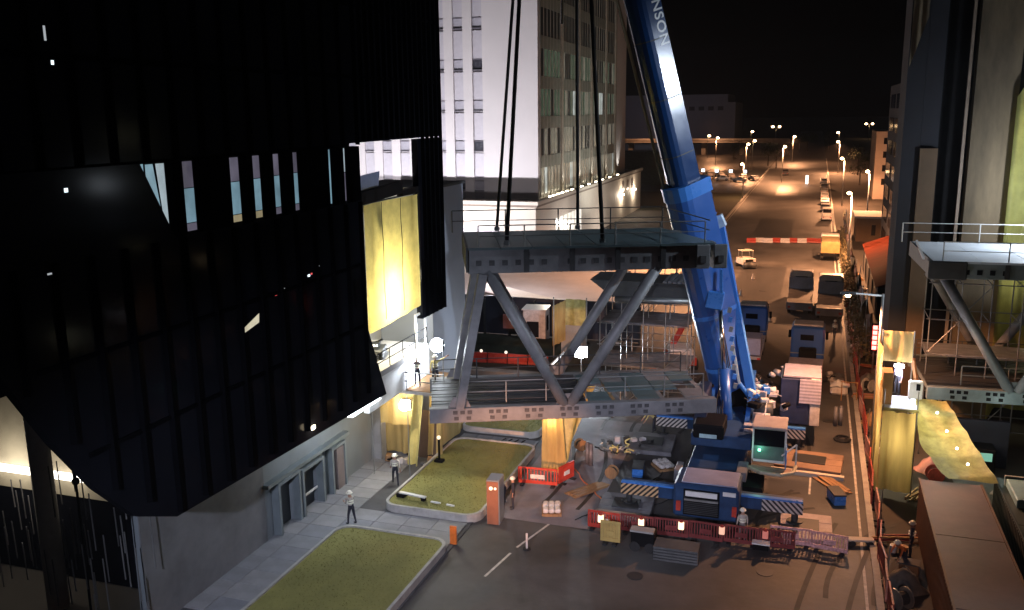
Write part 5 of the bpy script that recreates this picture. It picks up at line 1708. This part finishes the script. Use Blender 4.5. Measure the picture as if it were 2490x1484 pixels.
street_lamp("small far street lamp beside the one nearest the boom", (-42.8, 380, 0), pi, 10, .3, 5000, lit=False)
street_lamp("high street lamp between the car park and the twin headed one", (-30.6, 451, 0), pi, 10, .3, 8000, lit=False)
street_lamp("street lamp at the road edge left of the car lane", (-15.9, 215, 0), 0, 8, .1, 7000)
# unseen lamps added below, behind and right of the view to light the site
street_lamp("unseen sodium street lamp added on the right kerb below the bottom edge", (4.2, 11, 0), 0, 8, 1.0, 4800)
street_lamp("unseen sodium street lamp added on the left kerb near the crane tail, below the frame", (-9.0, 8, 0), 0, 7, .4, 2600, lit=False)
light("street_lamp_light", (-9.9, 10.2, 6.3), 80000, SOD, kind="SPOT", radius=.25, target=(-13.2, 38.5, 3.6), angle=17, blend=.9)  # narrow sodium spot added to tint the bridge's lower chord
flood("added_mast_floodlight", "added unseen mast floodlight on the plaza behind the camera, out of the picture", (-12.0, 4, 16), (-17, 39, 0), 26000, (.74, .80, 1.0), glow=20, mast=16, size=(1.2, .2, .8), angle=50)  # added out of view to light the plaza and bridge front
flood("added_mast_floodlight", "added unseen mast floodlight on the road behind the camera, aimed at the crane tail", (3.5, -4, 19), (-8, 39, 0), 32000, (.86, .80, 1.0), glow=20, mast=19, size=(1.2, .2, .8), angle=34)  # added out of view to make the ground by the crane paler
flood("added_mast_floodlight", "assumed unseen tall mast floodlight on the roadside aimed at the crane boom", (12.5, 46, 22), (-6, 51, 14), 15000, (.75, .86, 1.0), glow=20, mast=22, size=(1.2, .2, .8), angle=75)  # assumed lamp out of view, put in to light the boom's right side
for k, (x, y) in enumerate(((-19, 262), (-23, 263.5), (-27.0, 264.5), (-31, 266))):
    t = thing("work_light", "cold white work light, %s from the right at the car park edge" % ORD[k], "light", (x, y, 0), 0, "cold lights at the car park edge")
    MB().tube((0, 0, 0), (0, 0, 3), .06).build("post", galv, t)
    MB().box((0, 0, 3.2), (.9, .3, .8)).build("lamp_head", emit("car_park_white", (.75, .88, 1), 4), t)
t = thing("lit_sign_post", "bright white post sign standing in the far traffic lane", "sign", (-2.4, 258, 0))
MB().bx(-.35, .35, -.1, .1, .3, 2.6).build("panel", emit("sign_white", (1, .95, .85), 3), t)
MB().tube((0, 0, 0), (0, 0, .3), .08).build("post", galv, t)

# ------------------------------------------------------------ FAR THINGS
fl = thing("flyover", "low flyover crossing behind the car park, lit orange", "bridge", (-60, 430, 0))
MB().bx(-140, -12, 425, 436, 5.6, 6.6).build("deck", conc, fl, world=True)
MB().bx(-140, -12, 424.6, 425, 6.6, 7.5).build("parapet", conc, fl, world=True)
for k in range(8):
    MB().bx(-136 + k * 17, -134 + k * 17, 428, 433, 0, 5.6).build("pier", conc, fl, world=True)
light("flyover_light", (-45, 418, 12), 7000, SOD, radius=.5)
light("flyover_light_two", (-75, 418, 12), 5000, SOD, radius=.5)
fb = thing("dark_warehouse", "large dark warehouse block behind the crane boom", "building", (-90, 600, 0))
wdk = mat("warehouse", (.30, .30, .34), .8, var=.1, scale=.02)
MB().bx(-140, -51, 600, 660, 0, 25).build("main_block", wdk, fb, world=True)
MB().bx(-124, -56, 602, 650, 25, 30).build("upper_block", wdk, fb, world=True)
for k in range(6):
    MB().bx(-92 + k * 6, -88.5 + k * 6, 599.9, 599.98, 20, 22.5).build("louvre", concd, fb, world=True)
light("warehouse_glow", (-95, 540, 22), 5000, (.75, .75, 1.0), radius=1)
fb = thing("low_terrace", "long low dim terrace beyond the podium, left of the boom", "building", (-50, 260, 0))
MB().bx(-60, -40, 250, 262, 0, 9).build("wall", mat("terrace", (.14, .15, .10), .8), fb, world=True)
fb = thing("pale_flats", "pale three-storey block with dark window openings at the right of the far road", "building", (14, 220, 0))
MB().bx(12.2, 15.2, 220, 240, 0, 15).build("wall", mat("flat_wall", (.50, .40, .33), .8, var=.1), fb, world=True)
for k in range(4):
    MB().bx(13.8, 15.1, 219.93, 219.99, 3.2 + 3 * k, 4.6 + 3 * k).build("window", black_metal, fb, world=True)
light("flats_light", (11.5, 212, 6), 2200, SOD, radius=.3)
fb = thing("guard_hut", "small flat-roofed hut glowing orange beside the road in front of the flats", "hut", (8, 150, 0))
MB().bx(6.2, 11.5, 148, 156, 0, 3.6).build("wall", brownlit, fb, world=True)
MB().bx(5.9, 11.8, 147.7, 156.3, 3.6, 3.9).build("roof", conc, fb, world=True)
MB().bx(8.4, 9.0, 147.9, 147.98, 1.0, 2.6).build("door", black_metal, fb, world=True)
fb = thing("red_roofed_shed", "long shed with orange-red lit roof behind the roadside netting", "shed", (7.5, 105, 0))
MB().prism([(6.0, 92, 3.2), (9.0, 92, 4.4), (12, 92, 3.2)], (0, 30, 0)).build("roof", mat("red_roof", (.05, .011, .006), .95, var=.35, scale=.6, spec=.02), fb, world=True)
MB().bx(6.2, 11.8, 92.2, 121.8, 0, 3.19).build("wall", darkwall, fb, world=True)
for k in range(4):
    MB().bx(6.1, 6.16, 93 + k * 7, 96 + k * 7, .3, 2.6).build("door", concd, fb, world=True)
fb = thing("dark_office_slab", "dark lower office slab between the far flats and the wrapped tower", "building", (14, 110, 0))
MB().bx(9.2, 26, 88, 140, 0, 23).build("wall", darkwall, fb, world=True)
for k in range(7):
    for j in range(5):
        MB().bx(9.12, 9.18, 90 + j * 10, 97 + j * 10, 2 + 3 * k, 3.8 + 3 * k).build("window", black_glass, fb, world=True)


# trees
def tree(label, loc, h, r_, seed):
    t = thing("tree", label, "tree", loc, 0, "dark trees far up the road")
    rr = random.Random(seed)
    MB().tube((0, 0, 0), (0, 0, h * .55), .25, 7, .12).tube((0, 0, h * .4), (r_ * .4, 0, h * .7), .1, 5, .05).tube((0, 0, h * .45), (-r_ * .4, .3, h * .75), .1, 5, .05).build("trunk", bark, t)
    m = MB()
    blobs = [(rr.uniform(-r_, r_) * .6, rr.uniform(-r_, r_) * .6, h * rr.uniform(.5, .9), r_ * rr.uniform(.35, .6)) for _ in range(7)]
    for k in range(900):
        b = blobs[rr.randrange(7)]
        d = Vector((rr.gauss(0, 1), rr.gauss(0, 1), rr.gauss(0, .8))).normalized() * b[3] * rr.uniform(.6, 1.05)
        c = Vector(b[:3]) + d
        s = .28
        a, b2 = Vector((rr.uniform(-1, 1), rr.uniform(-1, 1), rr.uniform(-1, 1))) * s, Vector((rr.uniform(-1, 1), rr.uniform(-1, 1), rr.uniform(-1, 1))) * s
        m.add([c, c + a, c + b2], [(0, 1, 2)])
    m.build("crown", leaf, t, fix=False)


for k, (x, y, h, r_) in enumerate(((-13.5, 330, 9, 4), (-17, 345, 8, 3.5), (-5, 470, 9, 5), (5, 500, 10, 5), (12, 300, 9, 3.5), (-26, 335, 8, 4), (-33, 390, 9, 4), (11, 260, 8, 3), (-9, 480, 8, 4))):
    tree("dark bushy tree near the horizon, %s" % ["left of the far road beside the dark car", "second left of the far road", "just left of the road's end", "just right of the road's end", "right of the road before the horizon", "at the car park's back edge", "behind the car park lamps", "beside the pale flats", "farthest on the road's left"][k], (x, y, 0), h, r_, 50 + k)

# ------------------------------------------------------------ RIGHT SIDE: wrapped tower
rt = thing("wrapped_dark_tower", "tall dark tower under construction with brown walls and netting at the right edge", "building", (14, 66, 0))
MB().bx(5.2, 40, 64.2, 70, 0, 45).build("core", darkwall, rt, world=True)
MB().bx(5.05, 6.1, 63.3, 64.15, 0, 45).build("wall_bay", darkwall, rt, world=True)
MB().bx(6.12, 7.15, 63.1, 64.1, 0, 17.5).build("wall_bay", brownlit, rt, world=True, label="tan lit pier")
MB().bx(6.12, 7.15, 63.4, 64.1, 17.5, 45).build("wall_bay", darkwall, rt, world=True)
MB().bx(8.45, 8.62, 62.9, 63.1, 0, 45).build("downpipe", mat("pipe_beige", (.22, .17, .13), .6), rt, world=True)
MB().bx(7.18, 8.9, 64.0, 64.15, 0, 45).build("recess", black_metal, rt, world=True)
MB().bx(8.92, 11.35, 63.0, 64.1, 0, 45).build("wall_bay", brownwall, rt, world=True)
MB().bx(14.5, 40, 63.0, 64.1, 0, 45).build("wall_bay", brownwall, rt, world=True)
cloth("draped_sheet", lambda u, v: (5.1 + u * .9, 63.0, 28.5 - v * (6.0 - 3 * u)), 10, 16, brownwall, rt, amp=.15, seed=71)
gn = thing("green_sheet", "glowing yellow-green sheet hanging down the wrapped tower at the right edge", "sheet", (12.8, 62.7, 12))
cloth("sheet", lambda u, v: (11.2 + u * 3.2, 62.7, 21.5 - v * 20.5 + (0 if u > .15 else -(.15 - u) * 6)), 24, 40, green_net, gn, amp=.16, seed=72)
light("green_lamp_one", (13.5, 62.2, 18.5), 300, (1, .95, .6), radius=.2)
light("green_lamp_two", (13.6, 61.9, 9.5), 160, (1, .9, .5), radius=.2)
light("tower_wash", (4.2, 58.5, 9), 110, (1, .72, .42), radius=.3)
light("stub_lamp", (13, 58.5, 14.8), 2400, COLD, radius=.3)
MB().box((14.0, 60.0, 14.6), (.5, .3, .2)).build("deck_lamp", emit("deck_lamp_glow", (.85, .93, 1), 15), seg2, world=True)
scaffold("scaffold_bay", "dark tube scaffold standing inside the fixed bridge end on the right", 6.6, 12.8, 55.4, 58.2, 10.6, 4, 1, 5, mtl=mat("dull_tube", (.14, .14, .15), .5, metal=.5), deck=(3,), seed=5)
# yellow wrapped access tower
at = thing("yellow_access_tower", "yellow sheeted scaffold tower on the kerb with a lit platform halfway up", "scaffold", (4.8, 50.5, 0))
for x in (3.95, 5.55):
    for y in (48.3, 50.4, 52.4):
        MB().tube((x, y, 0), (x, y, 8.1 if y > 52 else 5.9), .035, 6).build("standard", galv, at, world=True)
cloth("sheet", lambda u, v: (3.85, 48.3 + u * 4.1, (5.6 + 2.2 * u) - v * (5.5 + 2.2 * u)), 14, 24, yellow_net, at, amp=.08, seed=81)
cloth("sheet", lambda u, v: (3.9 + u * 1.6, 48.2 + .1 * sin(u * 6), 4.7 - v * 4.3 + .2 * abs(u - .5)), 14, 24, yellow_net, at, amp=.1, seed=82)
cloth("sheet", lambda u, v: (4.0 + u * 1.5, 52.4 - .5 * v, 8.05 - v * 1.6), 10, 10, yellow_net, at, amp=.06, seed=83)
cloth("sheet", lambda u, v: (5.55 + .35 * v, 52.4 - .4 * u, 6.6 - v * 1.6), 6, 10, mat("orange_sheet", (.5, .25, .12), .6, trans=.3), at, amp=.1, seed=84)
MB().bx(3.95, 5.6, 48.3, 50.8, 4.75, 4.85).build("platform", deckw, at, world=True)
MB().tube((3.95, 48.25, 4.85), (5.6, 48.25, 4.85), .09, 8).build("platform_edge", olive_net, at, world=True)
MB().bx(3.87, 4.35, 48.9, 50.0, 4.9, 6.6).build("board", wood, at, world=True)
MB().bx(5.25, 5.95, 50.2, 50.4, 4.9, 5.9).build("control_box", white_metal, at, world=True, bevel=.04)
MB().bx(5.62, 5.82, 50.15, 50.19, 5.4, 5.75).build("control_screen", black_metal, at, world=True)
MB().bx(5.3, 5.5, 49.0, 49.2, 4.86, 5.2).build("lamp", emit("tower_lamp_glow", (.9, .9, 1), 18), at, world=True)
MB().bx(4.6, 5.1, 51.6, 51.8, 6.2, 6.35).build("lamp", emit("tower_lamp_glow2", (.9, .9, 1), 14), at, world=True)
light("access_lamp", (4.8, 50.3, 6.4), 420, (.88, .88, 1), radius=.15)
light("access_fill_low", (4.8, 49.6, 3.4), 330, (1, .9, .6), radius=.15)  # light added inside the wraps to brighten the yellow sheets
# draped olive sheet with little lamps, over the container's back
dp = thing("draped_sheet", "olive yellow sheet draped from the access tower down over the container", "sheet", (7, 47.5, 2.7))
cloth("sheet", lambda u, v: ((1 - u) * (5.62 + 3.2 * max(0, v - .55) ** 1.3) + u * (7.15 + 1.75 * v), 50.3 - v * 5.6 + .2 * u, 4.95 - v * 2.15 - .12 * abs(sin(v * 12.5 + u)) - .25 * sin(v * pi) * sin(u * pi)), 30, 48, olive_net, dp, amp=.02, seed=91)
for k in range(4):
    v = .18 + .21 * k
    MB().ball((6.6 + .36 * k, 50.2 - v * 5.4, 5.0 - v * 2.2 - .28 * sin(v * pi) + .12), .07, 8, 5).build("string_lamp", emit("string_glow", (1, .92, .7), 8), dp, world=True)
light("string_light", (6.9, 47.0, 5.4), 260, (1, .9, .6), radius=.2)


def container(label, x0, x1, y0, y1, h, mt, ms):
    t = thing("shipping_container", label, "container", ((x0 + x1) / 2, (y0 + y1) / 2, 0))
    MB().bx(x0 + .03, x1 - .03, y0 + .03, y1 - .03, .1, h - .03).build("shell", ms, t, world=True)
    n = int((y1 - y0) / .28)
    ribs = MB()
    for k in range(n):
        y = y0 + .1 + k * .28
        ribs.bx(x0, x0 + .03, y, y + .14, .2, h - .15)
    ribs.build("side_ribs", ms, t, world=True)
    nt_ = 5
    for k in range(nt_):
        a, c = y0 + (y1 - y0) * k / nt_, y0 + (y1 - y0) * (k + 1) / nt_
        MB().bx(x0, x1, a + .01, c - .01, h - .02, h + .012 * (k % 2)).build("roof_panel", mt, t, world=True)
    MB().bx(x0 - .03, x0 + .06, y0, y1, h - .02, h + .06).bx(x1 - .06, x1 + .03, y0, y1, h - .02, h + .06).build("top_rail", ms, t, world=True)
    return t


container("rusty mauve-roofed container in the lower right corner", 5.45, 8.15, 29.5, 44.6, 2.65, rust, rust_side)
container("dark green container right of the rusty one at the picture edge", 9.0, 11.6, 33, 46.5, 2.4, mat("dark_green_top", (.05, .06, .055), .5, var=.3), mat("dark_green_side", (.03, .035, .035), .6))
t = thing("water_tank", "pale blue-green open tray on top of the dark green container", "tray", (10.2, 44.2, 2.45))
MB().bx(-.9, .9, -1.4, 1.2, 0, .4).build("tray", mat("cyan_tray", (.22, .33, .35), .5, var=.2), t, bevel=.04)
MB().bx(-.95, .95, 1.2, 1.3, 0, .5).build("rim", conc, t)
t = thing("welding_set", "dark welding set with a green display under the fixed bridge end", "machine", (9.6, 53.2, 0))
MB().bx(-.8, .6, -.5, .7, .1, 1.6).build("body", black_metal, t, bevel=.05)
MB().bx(-.2, .4, -.56, -.51, .95, 1.4).build("display", emit("green_display", (.3, .7, .55), .5), t)
MB().bx(-1.4, 1.4, .9, 1.2, .1, 2.8).build("back_board", hoard, t)
tag(MB().bx(8.0, 14.0, 47.5, 52.2, .01, .05).build("plywood_sheeting", mat("wet_ply", (.16, .18, .17), .5, var=.5, scale=.8)), "pale wet sheeting on the ground under the fixed bridge end", "sheeting")
light("under_stub_lamp", (10.4, 51.4, 4.2), 60, (.8, 1, .95), radius=.2)
t = thing("cardboard_stack", "pale torn boards lying behind the dark green container", "boards", (10.8, 49.6, .05))
for k in range(5):
    MB().box((random.uniform(-.8, .8), random.uniform(-.6, .6), .1 + .08 * k), (1.6, .7, .06), rz=random.uniform(-.6, .6)).build("board", [cream_wall, conc, wood][k % 3], t)
tag(MB().bx(11.9, 12.6, 51.6, 52.2, 0, 4.2).build("orange_column", brownlit), "tan column at the right edge below the fixed bridge end", "column")

# roadside fence of red barriers and netting
yy = 30.0
k = 0
fm = mat("faded_red", (.30, .055, .045), .55, var=.5, scale=2.5)
while yy < 92:
    t = thing("roadside_barrier", "faded red plastic fence panel standing in the long row on the right kerb", "fence panel", (3.72 + random.uniform(-.08, .08), yy, 0), pi / 2 + random.uniform(-.1, .1), "red fence panels along the right kerb")
    m_ = fm if k % 4 else mat("faded_pink", (.42, .22, .2), .6, var=.5, scale=3)
    MB().bx(-.95, .95, -.04, .04, 1.0, 1.12).bx(-.95, .95, -.04, .04, .1, .35).bx(-.95, -.85, -.04, .04, .35, 1.0).bx(.85, .95, -.04, .04, .35, 1.0).build("frame", m_, t)
    q = MB()
    for j in range(8):
        q.bx(-.8 + j * .2, -.72 + j * .2, -.025, .025, .35, 1.0)
    q.build("bars", m_, t)
    MB().bx(-.9, -.5, -.3, .3, 0, .12).bx(.5, .9, -.3, .3, 0, .12).build("foot", rubber, t)
    if k % 3 == 1:
        MB().tube((.4, -.05, 0), (.42 + random.uniform(-.2, .2), -.1, 2.0 + random.uniform(-.4, .6)), .025, 5).build("stake", galv, t)
    yy += 1.98
    k += 1
# rubble, tarps and plants between barriers and netting
cl = [mat("tarp_tan", (.4, .25, .12), .7, var=.4, scale=2), mat("tarp_grey", (.13, .12, .11), .8, var=.4), whitep, fm, wood, galv, mat("tarp_pink", (.45, .22, .18), .7, var=.3)]
rr = random.Random(77)
names = ["tarpaulin", "crate", "bucket", "timber_bundle", "cable_drum"]
zones = [("behind the red fence near the container", 30, 44), ("beside the yellow access tower", 44, 54), ("between the tower and the tan tarpaulin", 54, 72), ("under the leaning netting far up the kerb", 72, 125)]
cnt = 0
for zi, (zl, ya, yb) in enumerate(zones):
    for k in range((9, 5, 10, 16)[zi]):
        y = ya + (yb - ya) * (k + .5) / (9, 5, 10, 16)[zi] + rr.uniform(-.3, .3)
        x = rr.uniform(4.15, 4.9 if zi < 2 else 5.4)
        if zi == 1:
            x = rr.uniform(5.9, 7.4)
        nm = names[(k + zi) % 5]
        cm = cl[(k * 3 + zi) % len(cl)]
        cn = {0: "tan", 1: "grey", 2: "white", 3: "red", 4: "brown", 5: "silvery", 6: "pink"}[(k * 3 + zi) % len(cl)]
        t = thing(nm, "%s %s %s, %s along" % (cn, nm.replace('_', ' '), zl, ORD[k]), "clutter", (x, y, 0), rr.uniform(0, 3))
        if nm == "tarpaulin":
            MB().grid(lambda u, v: ((u - .5) * 1.5, (v - .5) * 1.5, max(0.02, .9 * (1 - (2 * u - 1) ** 2) * (1 - (2 * v - 1) ** 2) + .12 * sin(u * 17) * sin(v * 13))), 12, 12).build("cover", cm, t, smooth=True, fix=False)
        elif nm == "crate":
            MB().bx(-.4, .4, -.3, .3, .02, .6).build("box", cm, t, bevel=.02)
            MB().bx(-.42, .42, -.32, .32, .6, .66).build("lid", concd, t)
        elif nm == "bucket":
            MB().tube((0, 0, 0), (0, 0, .4), .16, 12, .22).build("pail", cm, t)
            MB().tube((.4, .1, 0), (.4, .1, .35), .15, 12, .2).build("pail", cl[2], t)
        elif nm == "timber_bundle":
            for j in range(6):
                MB().box((rr.uniform(-.2, .2), -.2 + .09 * j, .1 + .08 * (j % 3)), (1.8, .08, .07), rz=rr.uniform(-.1, .1)).build("plank", [wood, cm][j % 2], t)
        else:
            MB().tube((-.3, 0, .45), (-.24, 0, .45), .45, 16).tube((.24, 0, .45), (.3, 0, .45), .45, 16).build("flange", cm, t)
            MB().tube((-.24, 0, .45), (.24, 0, .45), .28, 12).build("cable", rubber, t)
        cnt += 1
# climbing greenery and torn netting on the kerb beyond the barriers
nt_ = thing("kerb_netting", "torn mauve netting and poles leaning along the right kerb beyond the lorries", "netting", (4.6, 95, 0))
for k in range(14):
    y0 = 76 + k * 6
    cloth("net_panel", (lambda y0: lambda u, v: (4.6 + .5 * v + .2 * sin(y0), y0 + u * 5.2, 3.2 - v * 3.0 + .5 * sin(u * 5 + y0)))(y0), 10, 8, [mat("net_mauve", (.17, .11, .10), .8, var=.5, scale=1.5), mat("net_grey", (.12, .12, .09), .8, var=.5, scale=1.5)][k % 2], nt_, amp=.2, seed=100 + k)
    MB().tube((4.6, y0, 0), (4.5 + rr.uniform(-.2, .5), y0 + .2, 3.6 + rr.uniform(-.5, 1.5)), .05, 5).build("pole", galv, nt_, world=True)
bush = thing("roadside_bushes", "dusty climbing bushes over the netting by the flatbed lorries", "bush", (4.3, 88, 0))
m = MB()
for k in range(5200):
    y = rr.uniform(74, 150)
    a = rr.uniform(0, pi)
    rad = rr.uniform(.3, .85)
    c = Vector((4.25 + cos(a) * rad, y, .3 + sin(a) * rad * 2.4 * (1 + .3 * sin(y))))
    s = .16
    m.add([c, c + Vector((rr.uniform(-s, s), rr.uniform(-s, s), rr.uniform(-s, s))) * 1.6, c + Vector((rr.uniform(-s, s), rr.uniform(-s, s), rr.uniform(-s, s))) * 1.6], [(0, 1, 2)])
m.build("foliage", mat("dusty_leaves", (.12, .10, .05), .85, var=.5, scale=.8), bush, world=True, fix=False)
MB().tube((4.3, 80, 0), (4.4, 80, 2), .05).tube((4.3, 100, 0), (4.4, 100, 2), .05).build("stem", bark, bush, world=True)

# red LED strip sign
t = thing("led_sign", "narrow upright red LED sign glowing beside the near street lamp pole", "sign", (4.95, 73.2, 0))
MB().tube((0, 0, 0), (0, 0, 3.6), .06).build("post", galv, t)
MB().bx(-.3, .3, -.1, .1, 1.6, 3.8).build("case", black_metal, t)
for k in range(5):
    MB().bx(-.16, .16, -.14, -.102, 1.75 + k * .4, 2.05 + k * .4).build("led_cell", emit("led_red_bright", (1, .12, .1), 9), t)
light("led_light", (4.8, 72.6, 2.6), 60, (1, .12, .08), radius=.1)
t = thing("wrapped_pallet", "white plastic wrapped bundle on a stand behind the red fence", "bundle", (2.35, 66.3, 0))
cloth("wrap", lambda u, v: (-.6 + 1.3 * u + 2.35, 66.3 + (v - .5) * 1.1, .7 + .35 * sin(u * pi) * sin(v * pi)), 10, 10, mat("white_wrap", (.75, .75, .75), .4, var=.1), t, amp=.06, seed=141)
MB().box((0, 0, .35), (1.2, .9, .66)).build("bundle", whitep, t, bevel=.15)
t = thing("rubbish_heap", "grey heap of bags and wire next to the white wrapped bundle", "heap", (2.0, 69.5, 0))
for k in range(14):
    MB().box((rr.uniform(-.7, .9), rr.uniform(-1, 1), rr.uniform(.1, .5)), (rr.uniform(.3, .7), rr.uniform(.3, .6), rr.uniform(.2, .5)), rz=rr.uniform(0, 3), rx=rr.uniform(-.4, .4)).build("bag", [concd, galv, whitep, rubber][k % 4], t, bevel=.08)
t = thing("trestle_stand", "thin pale trestle frame in front of the white wrapped bundle", "trestle", (3.0, 65.0, 0))
for dx in (-.5, .5):
    MB().tube((dx, -.3, 0), (dx, 0, 1.3), .03).tube((dx, .3, 0), (dx, 0, 1.3), .03).build("leg", wood, t)
MB().tube((-.6, 0, 1.3), (.6, 0, 1.3), .04).build("top_bar", wood, t)
t = thing("hose_coil", "dark coil of hose lying on the road left of the red fence", "hose", (2.4, 56.5, .05))
for k in range(3):
    pts = [(.5 * cos(a * .5) * (1 - .1 * k), .5 * sin(a * .5) * (1 - .1 * k), .05 + .05 * k) for a in range(14)]
    MB().path(pts, .04, 6).build("loop", rubber, t)
t = thing("hand_trolley", "pale hand trolley lying on the kerb left of the red fence near the bottom", "trolley", (3.0, 42.2, 0), .2)
MB().bx(-.7, .5, -.2, .2, .25, .35).build("platform", cream_wall, t, bevel=.03)
MB().tube((-.5, -.2, .15), (-.5, .2, .15), .15, 10).tube((.3, -.2, .15), (.3, .2, .15), .15, 10).build("wheel", rubber, t)


# ------------------------------------------------------------ thin haze added to suggest bloom around the lamps
hz = MB().bx(-145, 60, -14, 700, -1, 64).build("haze", bpy.data.materials.new("haze_air"))
hz["kind"] = "stuff"
hm = hz.data.materials[0]
hm.use_nodes = True
hm.node_tree.nodes.remove(hm.node_tree.nodes["Principled BSDF"])
pv = hm.node_tree.nodes.new("ShaderNodeVolumePrincipled")
pv.inputs["Color"].default_value = (.92, .93, 1, 1)
pv.inputs["Density"].default_value = .00013
pv.inputs["Anisotropy"].default_value = .3
hm.node_tree.links.new(pv.outputs[0], hm.node_tree.nodes["Material Output"].inputs["Volume"])
